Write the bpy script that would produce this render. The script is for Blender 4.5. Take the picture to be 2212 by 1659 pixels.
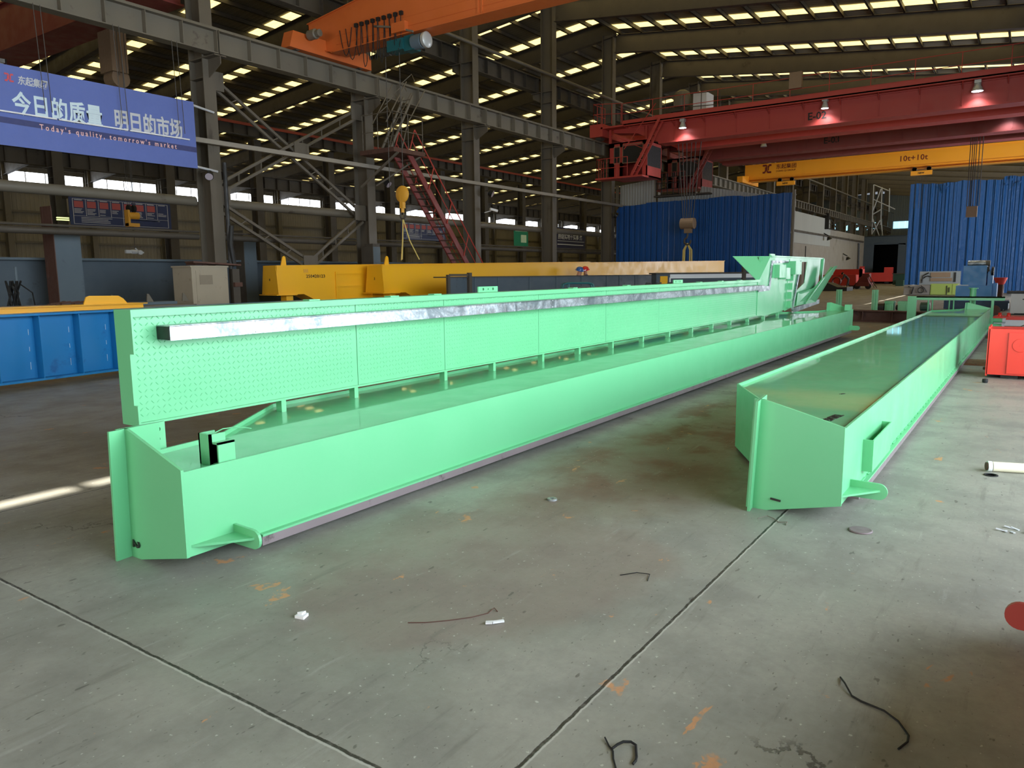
import bpy, bmesh, math, random
from math import radians as R, sin, cos, pi
from mathutils import Vector, Matrix
random.seed(7)
for o in list(bpy.data.objects): bpy.data.objects.remove(o)
SC = bpy.context.scene
COL = SC.collection

# ------------------------------------------------------------------ camera
# world: X runs along the hall, Y across it, Z up; the phone is held 1.45 m above the floor
cam_d = bpy.data.cameras.new('camera'); cam = bpy.data.objects.new('camera', cam_d); COL.objects.link(cam)
cam_d.sensor_width = 36.0; cam_d.lens = 26.3826; cam_d.clip_end = 500; cam_d.clip_start = 0.05
yaw, pitch, roll = R(34.71725732), R(8.18935441), R(0.58733579)
fw = Vector((cos(pitch)*cos(yaw), cos(pitch)*sin(yaw), -sin(pitch)))
rt = fw.cross(Vector((0, 0, 1))).normalized(); dn = fw.cross(rt)
r2 = rt*cos(roll) + dn*sin(roll); d2 = -rt*sin(roll) + dn*cos(roll)
mw = Matrix.Identity(4)
for i in range(3):
    mw[i][0] = r2[i]; mw[i][1] = -d2[i]; mw[i][2] = -fw[i]
mw[0][3], mw[1][3], mw[2][3] = 0, 0, 1.45
cam.matrix_world = mw
SC.camera = cam

# ------------------------------------------------------------------ world, daylight, exposure
w = bpy.data.worlds.new('world'); SC.world = w; w.use_nodes = True
bg = w.node_tree.nodes['Background']; bg.inputs[0].default_value = (0.80, 0.88, 1.0, 1); bg.inputs[1].default_value = 0.30
def area(name, loc, rot, sx, sy, power, col, spread=180):
    l = bpy.data.lights.new(name, 'AREA'); l.shape = 'RECTANGLE'; l.size = sx; l.size_y = sy; l.energy = power; l.color = col
    l.spread = R(spread)
    o = bpy.data.objects.new(name, l); COL.objects.link(o); o.location = loc; o.rotation_euler = rot; return o
# daylight in the open gate of the right side wall, and the paler gate at the near end of the hall
area('daylight_side_gate', (6.0, -5.6, 3.6), (R(102), 0, 0), 15, 6.4, 3000, (0.80, 0.91, 1.0))
area('daylight_near_gate', (-13.5, 6.0, 3.4), (R(-96), 0, R(90)), 14, 6.0, 1500, (1.0, 0.95, 0.86))
area('fill_far', (47.0, -5.7, 3.6), (R(98), 0, 0), 12, 6.4, 2600, (0.90, 0.95, 1.0))  # added fill for the far floor; the side wall has no opening here
area('fill_farthest', (84.0, -5.7, 3.6), (R(98), 0, 0), 16, 6.4, 3600, (0.92, 0.96, 1.0))  # second added fill, brightens the end of the bay before a closed wall
sl = bpy.data.lights.new('sun', 'SUN'); sl.energy = 16.0; sl.angle = R(0.53); sl.color = (1.0, 0.95, 0.84)
sun = bpy.data.objects.new('sun', sl); COL.objects.link(sun)
SUN_EL = R(59.0)
sun.rotation_euler = (R(90)-SUN_EL, 0, 0)      # shines from the -Y side, down through the roof gap
sun.location = (0, -10, 20)
vs = SC.view_settings; SC.display_settings.display_device = 'sRGB'
vs.view_transform = 'Standard'; vs.look = 'None'; vs.exposure = 0.2; vs.gamma = 1.0; vs.use_curve_mapping = False
SC.cycles.max_bounces = 6; SC.cycles.diffuse_bounces = 4; SC.cycles.glossy_bounces = 3
SC.cycles.sample_clamp_indirect = 4.0; SC.cycles.caustics_reflective = False; SC.cycles.caustics_refractive = False
try: SC.cycles.use_denoising = True
except Exception: pass

# ------------------------------------------------------------------ helpers: meshes
class MB:
    def __init__(s): s.v = []; s.f = []; s.xf = None
    def add(s, vs, fs):
        n = len(s.v)
        if s.xf is not None: vs = [s.xf @ Vector(p) for p in vs]
        s.v += [tuple(p) for p in vs]; s.f += [tuple(i+n for i in f) for f in fs]; return s
    def box(s, x0, x1, y0, y1, z0, z1):
        return s.add([(x0,y0,z0),(x1,y0,z0),(x1,y1,z0),(x0,y1,z0),(x0,y0,z1),(x1,y0,z1),(x1,y1,z1),(x0,y1,z1)],
                     [(0,3,2,1),(4,5,6,7),(0,1,5,4),(1,2,6,5),(2,3,7,6),(3,0,4,7)])
    def prism(s, pts, vec):
        n = len(pts); vec = Vector(vec)
        a = [Vector(p) for p in pts]; nrm = Vector((0,0,0))
        for i in range(n): nrm += a[i].cross(a[(i+1) % n])
        if nrm.dot(vec) > 0: a.reverse()
        b = [p+vec for p in a]
        return s.add(a+b, [tuple(range(n)), tuple(range(2*n-1, n-1, -1))] + [(i, i+n, (i+1) % n+n, (i+1) % n) for i in range(n)])
    def bar(s, p, q, w, h, up=(0,0,1)):
        p, q, up = Vector(p), Vector(q), Vector(up); d = (q-p).normalized()
        a = d.cross(up)
        if a.length < 1e-4: a = d.cross(Vector((1,0,0)))
        a.normalize(); b = a.cross(d).normalized(); a = a*w/2; b = b*h/2
        return s.prism([p-a-b, p+a-b, p+a+b, p-a+b], q-p)
    def tube(s, pts, r, n=8, closed=False):
        pts = [Vector(p) for p in pts]; m = len(pts); rings = []; ref = None
        for i, p in enumerate(pts):
            d = (pts[(i+1) % m] - pts[i-1]) if closed else (pts[min(i+1, m-1)] - pts[max(i-1, 0)])
            d.normalize()
            if ref is None:
                ref = d.cross(Vector((0,0,1)))
                if ref.length < 1e-3: ref = d.cross(Vector((1,0,0)))
            ref = (ref - d*ref.dot(d)).normalized(); c = d.cross(ref)
            rr = r[i] if isinstance(r, (list, tuple)) else r
            rings.append([p + (ref*cos(2*pi*k/n) + c*sin(2*pi*k/n))*rr for k in range(n)])
        fs = []
        for i in range(m if closed else m-1):
            j = (i+1) % m
            fs += [(i*n+k, i*n+(k+1) % n, j*n+(k+1) % n, j*n+k) for k in range(n)]
        if not closed: fs += [tuple(range(n-1, -1, -1)), tuple((m-1)*n+k for k in range(n))]
        return s.add([p for g in rings for p in g], fs)
    def cyl(s, p, q, r, n=16): return s.tube([p, q], r, n)
    def lathe(s, c, ax, prof, n=20):
        c, ax = Vector(c), Vector(ax).normalized()
        u = ax.cross(Vector((0,0,1)))
        if u.length < 1e-3: u = Vector((1,0,0))
        u.normalize(); v = ax.cross(u); m = len(prof)
        vs = [c + ax*h + (u*cos(2*pi*k/n)+v*sin(2*pi*k/n))*max(r, 1e-4) for (r, h) in prof for k in range(n)]
        fs = [(i*n+k, i*n+(k+1) % n, (i+1)*n+(k+1) % n, (i+1)*n+k) for i in range(m-1) for k in range(n)]
        fs += [tuple(range(n-1, -1, -1)), tuple((m-1)*n+k for k in range(n))]
        return s.add(vs, fs)
    def ring(s, c, nrm, r0, r1, t, n=24):       # flat washer
        return s.lathe(c, nrm, [(r0,0),(r1,0),(r1,t),(r0,t),(r0,0)], n)
    def quad(s, a, b, c, d): return s.add([a,b,c,d], [(0,1,2,3)])
    def ibeam(s, p, q, h, b, tf=.02, tw=.012, up=(0,0,1)):
        p, q, U = Vector(p), Vector(q), Vector(up)
        s.bar(p+U*(h/2-tf/2), q+U*(h/2-tf/2), b, tf, up); s.bar(p-U*(h/2-tf/2), q-U*(h/2-tf/2), b, tf, up)
        return s.bar(p, q, tw, h-2*tf, up)

ROOT = {}
def mesh(name, mb, mat, off=None):
    me = bpy.data.meshes.new(name)
    vs = mb.v if off is None else [tuple(off @ Vector(p)) for p in mb.v]
    me.from_pydata(vs, [], mb.f); me.update()
    mats = mat if isinstance(mat, (list, tuple)) else [mat]
    for m in mats: me.materials.append(m)
    return me
def smooth(o, ang=35):
    me = o.data
    me.polygons.foreach_set('use_smooth', [True]*len(me.polygons))
    try: me.set_sharp_from_angle(angle=R(ang))
    except Exception: pass
    return o
def tag(o, label=None, cat=None, group=None, kind=None):
    if label: o['label'] = label
    if cat: o['category'] = cat
    if group: o['group'] = group
    if kind: o['kind'] = kind
    return o
def thing(name, label, cat, loc=(0,0,0), rz=0.0, group=None, local=False):
    """an Empty at the base of a thing; its parts are given in world coordinates (or in its own, local=True)"""
    o = bpy.data.objects.new(name, None); COL.objects.link(o); o.empty_display_size = .2
    o.location = loc; o.rotation_euler = (0, 0, rz); tag(o, label, cat, group)
    ROOT[o.name] = None if local else (Matrix.Translation(Vector(loc)) @ Matrix.Rotation(rz, 4, 'Z')).inverted()
    return o
def top_of(o):
    while o.parent is not None: o = o.parent
    return o
def part(name, mb, mat, parent, sm=False, label=None, kind=None):
    o = bpy.data.objects.new(name, mesh(name, mb, mat, ROOT.get(top_of(parent).name))); COL.objects.link(o); o.parent = parent
    if sm: smooth(o)
    if label: o['label'] = label
    if kind: o['kind'] = kind
    return o
def single(name, mb, mat, label, cat, loc=None, group=None, kind=None, sm=False, rz=0):
    """a thing (or a piece of the setting) that is one mesh; mb in world coordinates"""
    if loc is None: loc = (0,0,0)
    inv = (Matrix.Translation(Vector(loc)) @ Matrix.Rotation(rz, 4, 'Z')).inverted()
    o = bpy.data.objects.new(name, mesh(name, mb, mat, inv)); COL.objects.link(o); o.location = loc; o.rotation_euler = (0,0,rz)
    if sm: smooth(o)
    ROOT[o.name] = inv
    return tag(o, label, cat, group, kind)
def struct(name, mb, mat, label, cat='structure', group=None, sm=False):
    return single(name, mb, mat, label, cat, None, group, 'structure', sm)
def dup(o, loc, label=None, group=None, rz=None):
    c = o.copy(); COL.objects.link(c); c.location = loc
    if rz is not None: c.rotation_euler = (0, 0, rz)
    if label: c['label'] = label
    if group: c['group'] = group
    for ch in list(o.children):
        d = ch.copy(); COL.objects.link(d); d.parent = c
        for g in list(ch.children):
            e = g.copy(); COL.objects.link(e); e.parent = d
    return c
def text(name, body, size, mat, parent, o, xd, yd, bold=0.0, sp=1.0, align='LEFT', ext=.002, sx=1.0, shear=0.0):
    """writing as flat raised lettering; o: origin, xd / yd: reading and up directions"""
    cu = bpy.data.curves.new(name, 'FONT'); cu.body = body; cu.size = size; cu.extrude = ext; cu.offset = bold; cu.space_character = sp
    cu.align_x = align; cu.resolution_u = 2; cu.shear = shear
    ob = bpy.data.objects.new(name, cu); COL.objects.link(ob)
    me = bpy.data.meshes.new_from_object(ob.evaluated_get(bpy.context.evaluated_depsgraph_get()))
    bpy.data.objects.remove(ob)
    xd, yd, o = Vector(xd).normalized(), Vector(yd).normalized(), Vector(o); zd = xd.cross(yd)
    m = Matrix(((xd.x*sx, yd.x, zd.x, o.x), (xd.y*sx, yd.y, zd.y, o.y), (xd.z*sx, yd.z, zd.z, o.z), (0,0,0,1)))
    inv = ROOT.get(top_of(parent).name)
    me.transform(m if inv is None else inv @ m)
    me.materials.clear(); me.materials.append(mat); me.name = name
    q = bpy.data.objects.new(name, me); COL.objects.link(q); q.parent = parent; return q

# ------------------------------------------------------------------ helpers: materials
def S(r, g, b):
    return tuple((c/255/12.92 if c/255 <= .04045 else ((c/255+.055)/1.055)**2.4) for c in (r, g, b)) + (1,)
class NT:
    def __init__(s, name):
        s.m = bpy.data.materials.new(name); s.m.use_nodes = True; s.t = s.m.node_tree; s.b = s.t.nodes['Principled BSDF']
        s.co = s.t.nodes.new('ShaderNodeTexCoord').outputs['Object']
    def n(s, kind, **kw):
        x = s.t.nodes.new(kind)
        for k, v in kw.items(): setattr(x, k, v)
        return x
    def link(s, a, b):
        if hasattr(a, 'is_output'): s.t.links.new(a, b)
        else: b.default_value = a
    def noise(s, scale=5, detail=4, rough=.55, vec=None, dist=0.0, out='Fac'):
        x = s.n('ShaderNodeTexNoise'); s.t.links.new(vec or s.co, x.inputs['Vector'])
        x.inputs['Scale'].default_value = scale; x.inputs['Detail'].default_value = detail; x.inputs['Roughness'].default_value = rough
        x.inputs['Distortion'].default_value = dist; return x.outputs[out]
    def map(s, sc=(1,1,1), rot=(0,0,0), loc=(0,0,0), vec=None):
        x = s.n('ShaderNodeMapping'); s.t.links.new(vec or s.co, x.inputs['Vector'])
        x.inputs['Scale'].default_value = sc; x.inputs['Rotation'].default_value = rot; x.inputs['Location'].default_value = loc
        return x.outputs[0]
    def math(s, op, a, b=0.0, c=None):
        x = s.n('ShaderNodeMath', operation=op); s.link(a, x.inputs[0]); s.link(b, x.inputs[1])
        if c is not None: s.link(c, x.inputs[2])
        return x.outputs[0]
    def step(s, v, a, b, lo=0.0, hi=1.0):
        x = s.n('ShaderNodeMapRange', interpolation_type='SMOOTHSTEP'); s.link(v, x.inputs[0])
        x.inputs[1].default_value = a; x.inputs[2].default_value = b; x.inputs[3].default_value = lo; x.inputs[4].default_value = hi
        return x.outputs[0]
    def mix(s, f, a, b):
        x = s.n('ShaderNodeMix', data_type='RGBA'); s.link(f, x.inputs[0]); s.link(a, x.inputs[6]); s.link(b, x.inputs[7]); return x.outputs[2]
    def sep(s, vec=None):
        x = s.n('ShaderNodeSeparateXYZ'); s.t.links.new(vec or s.co, x.inputs[0]); return x.outputs
    def bump(s, h, strength=.3, dist=.01):
        x = s.n('ShaderNodeBump'); x.inputs['Strength'].default_value = strength; x.inputs['Distance'].default_value = dist
        s.t.links.new(h, x.inputs['Height']); s.t.links.new(x.outputs[0], s.b.inputs['Normal'])
    def set(s, col=None, rough=None, metal=None, spec=None, coat=None):
        if col is not None: s.link(col, s.b.inputs['Base Color'])
        if rough is not None: s.link(rough, s.b.inputs['Roughness'])
        if metal is not None: s.link(metal, s.b.inputs['Metallic'])
        if spec is not None: s.link(spec, s.b.inputs['Specular IOR Level'])
        if coat is not None: s.link(coat, s.b.inputs['Coat Weight'])
        return s.m
def scl(c, k): return (min(c[0]*k, 1), min(c[1]*k, 1), min(c[2]*k, 1), 1)
def paint(name, col, rough=.4, var=.15, scale=1.5, dirt=None, damt=0.0, metal=0.0, coat=0.0, stretch=None):
    """painted steel: the colour drifts a little, optional dirt or rust patches"""
    t = NT(name)
    vec = t.map(sc=stretch) if stretch else None
    c = t.mix(t.noise(scale, 4, vec=vec), scl(col, 1-var), scl(col, 1+var))
    if dirt is not None:
        c = t.mix(t.step(t.noise(scale*2.3, 8, .65, vec=vec), .62-damt*.25, .72), c, dirt)
    return t.set(c, t.step(t.noise(scale*4, 3), .3, .7, rough*.85, min(rough*1.2, 1)), metal, coat=coat)
def plain(name, col, rough=.5, metal=0.0): return paint(name, col, rough, .08, 3.0, metal=metal)
def emit(name, col, strength, grain=0.0):
    t = NT(name); t.set(col, .5); t.b.inputs['Emission Color'].default_value = col; t.b.inputs['Emission Strength'].default_value = strength
    if grain:
        vec = t.map(sc=(9, .8, 1)); f = t.step(t.noise(3.0, 5, .7, vec=vec), .38, .6, 1-grain, 1.0)
        t.t.links.new(t.math('MULTIPLY', f, strength), t.b.inputs['Emission Strength'])
    return t.m

M = {}
GRN = S(104, 184, 132)
M['green'] = paint('green_paint', GRN, .33, .05, .8)
M['green_top'] = paint('green_paint_web', GRN, .36, .05, .8, coat=.7)
M['steel'] = paint('grey_steel_paint', S(104, 98, 86), .55, .18, .7, S(62, 50, 42), .1)
M['dark_steel'] = paint('dark_steel_paint', S(70, 64, 56), .6, .2, .6, S(48, 38, 32), .15)
M['column'] = paint('column_paint', S(92, 85, 74), .55, .2, .5, S(52, 44, 36), .15, stretch=(1,1,.2))
M['primer'] = paint('blue_grey_primer', S(84, 98, 108), .6, .15, .8, S(60, 66, 70), .15)
M['primer_dark'] = paint('dark_blue_grey_primer', S(72, 84, 94), .6, .15, .8, S(52, 58, 62), .15)
M['rust'] = paint('rusty_steel', S(84, 56, 46), .75, .25, 1.2, S(50, 36, 30), .2)
M['raw'] = paint('bare_rolled_steel', S(120, 108, 110), .5, .2, 3, S(70, 60, 58), .2)
M['yellow'] = paint('yellow_paint', S(236, 176, 28), .38, .07, .7)
M['yellow_crane'] = paint('crane_yellow_paint', S(240, 160, 40), .4, .06, .5)
M['orange'] = paint('crane_orange_paint', S(196, 98, 44), .5, .12, .6)
M['red'] = paint('red_crane_paint', S(172, 62, 54), .5, .12, .5)
M['red_dark'] = paint('dark_red_paint', S(120, 48, 44), .55, .15, .5)
M['red_bright'] = paint('bright_red_paint', S(226, 58, 44), .35, .06, 1.0)
M['blue'] = paint('blue_paint', S(24, 118, 178), .38, .1, .9, S(18, 92, 150), .1)
M['blue_bright'] = paint('bright_blue_paint', S(30, 130, 200), .35, .05, 1.0)
M['blue_dark'] = plain('dark_blue_plate', S(28, 60, 92), .5)
M['black'] = plain('black_paint', S(26, 26, 26), .5)
M['rubber'] = plain('black_rubber', S(20, 20, 20), .8)
M['white'] = plain('white_paint', S(226, 228, 230), .45)
M['offwhite'] = plain('grey_white_paint', S(196, 200, 206), .5)
M['cream'] = plain('cream_plastic', S(232, 226, 200), .4)
M['beige'] = paint('beige_cabinet_paint', S(158, 148, 130), .6, .12, 2.0, S(110, 98, 84), .15)
M['olive'] = paint('olive_paint', S(146, 166, 82), .5, .1, 2.0)
M['teal'] = plain('teal_paint', S(22, 84, 90), .45)
M['green_dark'] = plain('dark_green_paint', S(40, 70, 58), .5)
M['brass'] = plain('hook_yellow', S(214, 156, 50), .5)
M['khaki'] = plain('khaki_steel', S(130, 108, 86), .6)
M['sling'] = plain('yellow_sling', S(206, 186, 110), .8)
M['rope'] = plain('steel_rope', S(70, 66, 62), .6)
M['ink'] = plain('black_ink', S(22, 18, 14), .6)
M['ink_red'] = plain('dark_red_ink', S(110, 34, 24), .6)
M['lamp_shell'] = plain('lamp_shell', S(190, 192, 190), .35, .3)
M['skin'] = plain('skin', S(196, 140, 110), .55)
M['workwear'] = plain('navy_workwear', S(44, 48, 66), .8)
M['workwear_grey'] = plain('grey_workwear', S(88, 88, 96), .8)
M['helmet_red'] = plain('red_helmet', S(220, 50, 44), .25)
M['helmet_blue'] = plain('blue_helmet', S(46, 92, 160), .25)
M['hair'] = plain('black_hair', S(24, 20, 20), .7)
M['window'] = emit('bright_window', S(240, 247, 255), 4.5)
M['window_blue'] = emit('bluish_window', S(176, 232, 250), 1.25)
M['skylight'] = emit('yellowed_skylight', S(255, 228, 146), 2.1, .3)
M['lamp_on'] = emit('lamp_lit', S(236, 242, 255), 9.0)
M['lamp_off'] = plain('lamp_glass', S(170, 160, 170), .2)

def galvanised():
    t = NT('galvanised_steel')
    v = t.n('ShaderNodeTexVoronoi'); v.inputs['Scale'].default_value = 60; t.t.links.new(t.co, v.inputs['Vector'])
    f = t.step(t.noise(2.2, 8, .7, dist=1.5), .42, .62)
    c = t.mix(v.outputs['Color'], S(150, 158, 164), S(206, 212, 216)); c = t.mix(f, c, S(120, 130, 134))
    return t.set(c, t.step(t.noise(14, 4), .3, .7, .28, .5), .75)
M['galv'] = galvanised()

def corrugated(name, c1, c2, dirt, period, axis, depth=.03, rough=.6, wrinkle=0.0):
    """profiled sheet: ribs along one axis as bump, colour with grime"""
    t = NT(name)
    x = t.sep()[axis]
    ph = t.math('FRACT', t.math('MULTIPLY', x, 1.0/period))
    rib = t.math('ABSOLUTE', t.math('SUBTRACT', ph, .5))
    h = t.step(rib, .10, .22)
    c = t.mix(t.noise(.9, 5, .6, vec=t.map(sc=(1,1,.35))), c1, c2)
    c = t.mix(t.step(t.noise(2.0, 8, .7, vec=t.map(sc=(1.2,1.2,.25))), .6, .78), c, dirt)
    hh = h
    if wrinkle: hh = t.math('ADD', h, t.math('MULTIPLY', t.noise(3.2, 6, .6, dist=1.2), wrinkle))
    t.bump(hh, .9, depth)
    return t.set(c, rough)
M['roof'] = corrugated('roof_sheet', S(112, 104, 88), S(92, 84, 70), S(76, 66, 54), .25, 0, .02, .6)
M['wall_sheet'] = corrugated('wall_sheet', S(150, 142, 126), S(120, 116, 108), S(96, 84, 68), .3, 0, .03, .7)
M['wall_sheet_end'] = corrugated('end_wall_sheet', S(108, 118, 126), S(92, 104, 114), S(80, 88, 94), .3, 1, .03, .7)
M['blue_sheet'] = corrugated('blue_profiled_sheet', S(24, 82, 150), S(20, 70, 134), S(26, 62, 112), .32, 1, .05, .38)
M['blue_tarp'] = corrugated('blue_wrinkled_sheet', S(36, 92, 152), S(30, 80, 138), S(40, 84, 128), .42, 1, .06, .34, .7)
M['white_sheet'] = corrugated('white_profiled_sheet', S(170, 172, 168), S(150, 152, 148), S(124, 124, 118), .16, 1, .03, .6)
M['partition'] = paint('beige_partition', S(142, 136, 126), .75, .1, .25, S(112, 104, 94), .12)

def floor_mat():
    t = NT('stained_concrete'); xyz = t.sep(); x, y = xyz[0], xyz[1]
    big = t.noise(.55, 5, .6, dist=.6); mid = t.noise(2.2, 6, .6); fine = t.noise(26, 5, .7)
    c = t.mix(t.step(big, .32, .66), S(132, 133, 124), S(156, 155, 145))
    c = t.mix(t.math('MULTIPLY', t.step(mid, .42, .68), .55), c, S(118, 117, 110))
    # slabs of slightly different cement
    warp = t.noise(1.3, 4, .6, out='Color')
    vv = t.n('ShaderNodeVectorMath', operation='MULTIPLY_ADD'); t.t.links.new(warp, vv.inputs[0]); vv.inputs[1].default_value = (.9,.9,0); t.t.links.new(t.co, vv.inputs[2])
    wx = t.sep(vv.outputs[0])
    def blob(cx, cy, rx, ry, a, b):        # a patch with a ragged edge
        dx = t.math('DIVIDE', t.math('SUBTRACT', wx[0], cx+.45), rx); dy = t.math('DIVIDE', t.math('SUBTRACT', wx[1], cy+.45), ry)
        return t.step(t.math('SQRT', t.math('ADD', t.math('MULTIPLY', dx, dx), t.math('MULTIPLY', dy, dy))), a, b, 1.0, 0.0)
    # rust-brown and purple-brown stains, where they lie
    c = t.mix(t.math('MULTIPLY', blob(2.9, 2.3, 1.15, .95, .8, 1.05), .55), c, S(128, 112, 104))
    c = t.mix(t.math('MULTIPLY', blob(5.6, 2.35, 2.0, .75, .6, 1.15), .75), c, S(112, 92, 76))
    c = t.mix(t.math('MULTIPLY', t.math('MULTIPLY', blob(7.2, 2.4, 3.2, .7, .5, 1.2), t.step(mid, .45, .62)), .7), c, S(116, 70, 50))
    c = t.mix(t.math('MULTIPLY', blob(3.8, 3.0, .35, .22, .8, 1.0), .6), c, S(150, 152, 140))
    far = t.step(t.math('SUBTRACT', x, t.math('MULTIPLY', t.noise(.4, 4), 2.5)), 8, 16)  # floor colour turns darker and browner further down the hall
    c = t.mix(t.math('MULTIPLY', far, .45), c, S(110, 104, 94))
    lef = t.step(t.math('ADD', y, t.math('MULTIPLY', t.noise(.8, 4), .5)), 4.6, 6.0)  # same drift to a darker brown across the hall, beyond the walkway
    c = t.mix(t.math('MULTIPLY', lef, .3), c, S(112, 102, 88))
    # streaks and scuffs dragged along the hall
    st = t.noise(7, 6, .65, vec=t.map(sc=(.22, 1.6, 1), rot=(0,0,R(8))))
    c = t.mix(t.math('MULTIPLY', t.step(st, .56, .72), .45), c, S(98, 96, 90))
    c = t.mix(t.math('MULTIPLY', t.step(st, .40, .28), .35), c, S(176, 176, 168))
    # dark specks
    sp = t.noise(19, 2, .5, vec=t.map(sc=(.55, 1.3, 1), rot=(0,0,R(20))))
    c = t.mix(t.math('MULTIPLY', t.step(sp, .70, .74), .6), c, S(58, 54, 50))
    sp2 = t.noise(55, 2, .5, vec=t.map(sc=(.8, 1.2, 1)))
    c = t.mix(t.math('MULTIPLY', t.step(sp2, .68, .73), .6), c, S(70, 68, 62))
    c = t.mix(t.math('MULTIPLY', t.step(t.noise(41, 2, .5, vec=t.map(loc=(9,4,0))), .70, .74), .7), c, S(196, 196, 186))
    # splashes of orange primer, a few of lime
    of = t.math('MULTIPLY', t.step(t.noise(3.4, 5, .6, vec=t.map(sc=(.75, 1.25, 1), rot=(0,0,R(-25)), loc=(3.1,1.7,0)), dist=.4), .655, .675), t.step(t.noise(9, 4), .42, .5))
    c = t.mix(t.math('MULTIPLY', of, .8), c, S(204, 144, 92))
    lm = t.step(t.noise(2.7, 4, .6, vec=t.map(sc=(.6, 1.6, 1), loc=(21,8,0))), .735, .75)
    c = t.mix(t.math('MULTIPLY', lm, .6), c, S(160, 172, 104))
    c = t.mix(t.math('MULTIPLY', t.step(fine, .3, .75), .25), c, S(108, 106, 98))
    # hairline cracks
    vo = t.n('ShaderNodeTexVoronoi', feature='DISTANCE_TO_EDGE'); vo.inputs['Scale'].default_value = .33
    v2 = t.n('ShaderNodeVectorMath', operation='MULTIPLY_ADD'); t.t.links.new(t.noise(2.4, 6, .65, out='Color'), v2.inputs[0]); v2.inputs[1].default_value = (.8,.8,0); t.t.links.new(t.co, v2.inputs[2])
    t.t.links.new(v2.outputs[0], vo.inputs['Vector'])
    ck = t.math('MULTIPLY', t.step(vo.outputs['Distance'], .0012, .003, 1, 0), t.step(t.noise(.5, 2, vec=t.map(loc=(5,2,0))), .56, .6))
    c = t.mix(t.math('MULTIPLY', ck, .75), c, S(60, 58, 52))
    # saw-cut joints between the slabs: dark groove, pale chipped lip
    wob = t.math('MULTIPLY', t.math('SUBTRACT', t.noise(14, 5, .7), .5), .016)
    jt = None
    for co, vals in ((y, (1.163, 5.29, -2.9)), (x, (1.455, 9.3, 17.2, 25.1))):
        for v in vals:
            d = t.math('ABSOLUTE', t.math('ADD', t.math('SUBTRACT', co, v), wob))
            g = t.step(d, .0045, .008, 1, 0)
            jt = g if jt is None else t.math('MAXIMUM', jt, g)
            c = t.mix(t.math('MULTIPLY', t.step(t.math('ABSOLUTE', t.math('ADD', t.math('SUBTRACT', co, v-.010), wob)), .003, .007, 1, 0), .45), c, S(206, 205, 196))
    c = t.mix(t.math('MULTIPLY', jt, t.step(t.noise(30, 3), .25, .55, .55, .95)), c, S(40, 38, 34))
    h = t.math('SUBTRACT', t.math('ADD', t.math('MULTIPLY', fine, .4), t.math('MULTIPLY', mid, .6)), t.math('MULTIPLY', t.math('MAXIMUM', jt, ck), 1.5))
    t.bump(h, .35, .006)
    return t.set(c, t.step(mid, .3, .7, .42, .62), spec=.4)
M['floor'] = floor_mat()
# ================================================================== the hall
FR = [12.75 + 5.9*k for k in range(-2, 20)]            # frame lines along the hall
YA, YC, YW = 18.9, 40.25, 61.0                          # column rows and the far side wall
def zroof(y): return 13.8-.115*(18.5-y) if y <= 18.5 else 14.6-.11*(y-18.5)
XA, XB = -14.0, 129.0

struct('floor', MB().add([(XA,-8,0),(XB,-8,0),(XB,YW,0),(XA,YW,0)], [(0,1,2,3)]), M['floor'],
       'grey stained concrete floor of the workshop', 'floor')

def sheet(y0, y1, x0=XA, x1=XB, t=.04, dy=(0,0)):
    m = MB()
    return m.prism([(x0,y0+dy[0],zroof(y0+dy[0])),(x1,y0+dy[1],zroof(y0+dy[1])),(x1,y1,zroof(y1)),(x0,y1,zroof(y1))], (0,0,t))
# the roof falls both ways from the ridge over the column row; a gap of missing trim lets a blade of sun in
def slit(x): return -1.53 + .022*(x-2.4)
gap = .15
m = MB().prism([(XA,-26,zroof(-26)),(XB,-26,zroof(-26)),(XB,slit(XB),zroof(slit(XB))),(XA,slit(XA),zroof(slit(XA)))], (0,0,.04))
m.prism([(XA,slit(XA)+gap,zroof(slit(XA)+gap)),(XB,slit(XB)+gap,zroof(slit(XB)+gap)),(XB,18.5,zroof(18.5)),(XA,18.5,zroof(18.5))], (0,0,.04))
for a, b in ((2.45, 2.56), (5.2, 24.0), (75, XB)):  # cover pieces added over the gap to interrupt the sun stripe
    m.prism([(a,slit(a)-.05,zroof(slit(a)-.05)+.05),(b,slit(b)-.05,zroof(slit(b)-.05)+.05),(b,slit(b)+gap+.05,zroof(slit(b)+gap)+.05),(a,slit(a)+gap+.05,zroof(slit(a)+gap)+.05)], (0,0,.02))
struct('ceiling', m, M['roof'], 'brown grey profiled roof sheeting over the bay with the green girders', 'ceiling')
struct('ceiling', sheet(18.501, YW+.5), M['roof'], 'dark profiled roof sheeting beyond the nearer column row', 'ceiling')

struct('ceiling', MB().box(XA, XB, 18.5, 18.52, 13.7, 14.64), M['roof'], 'added vertical strip of sheeting closing the roof ridge against daylight', 'ceiling')  # strip added to block light at the step between the slopes
# translucent roof strips: two to a frame bay on each slope
nwin = 0
def window(mb, mat, label, group=None):
    global nwin
    nwin += 1
    return struct('window_%d' % nwin, mb, mat, label, 'window', group)
k = -2
while 16.1+5.9*k < 127:
    for off in (18.0, 20.4):
        for (x, y0, y1, gname) in ((off+5.9*k, 1.0, 18.3, 'skylight strips over the near bay'), (off+.6+5.9*k, 18.7, 60.0, 'skylight strips over the far bays')):
            if x > 127: continue
            b = MB().prism([(x-.36,y0,zroof(y0)-.03),(x+.36,y0,zroof(y0)-.03),(x+.36,y1,zroof(y1)-.03),(x-.36,y1,zroof(y1)-.03)], (0,0,.012))
            window(b, M['skylight'], 'glowing yellow skylight strip in the roof ' + ('over the green girders' if y0 < 10 else 'beyond the grey column row'), gname)
    k += 1
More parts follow.
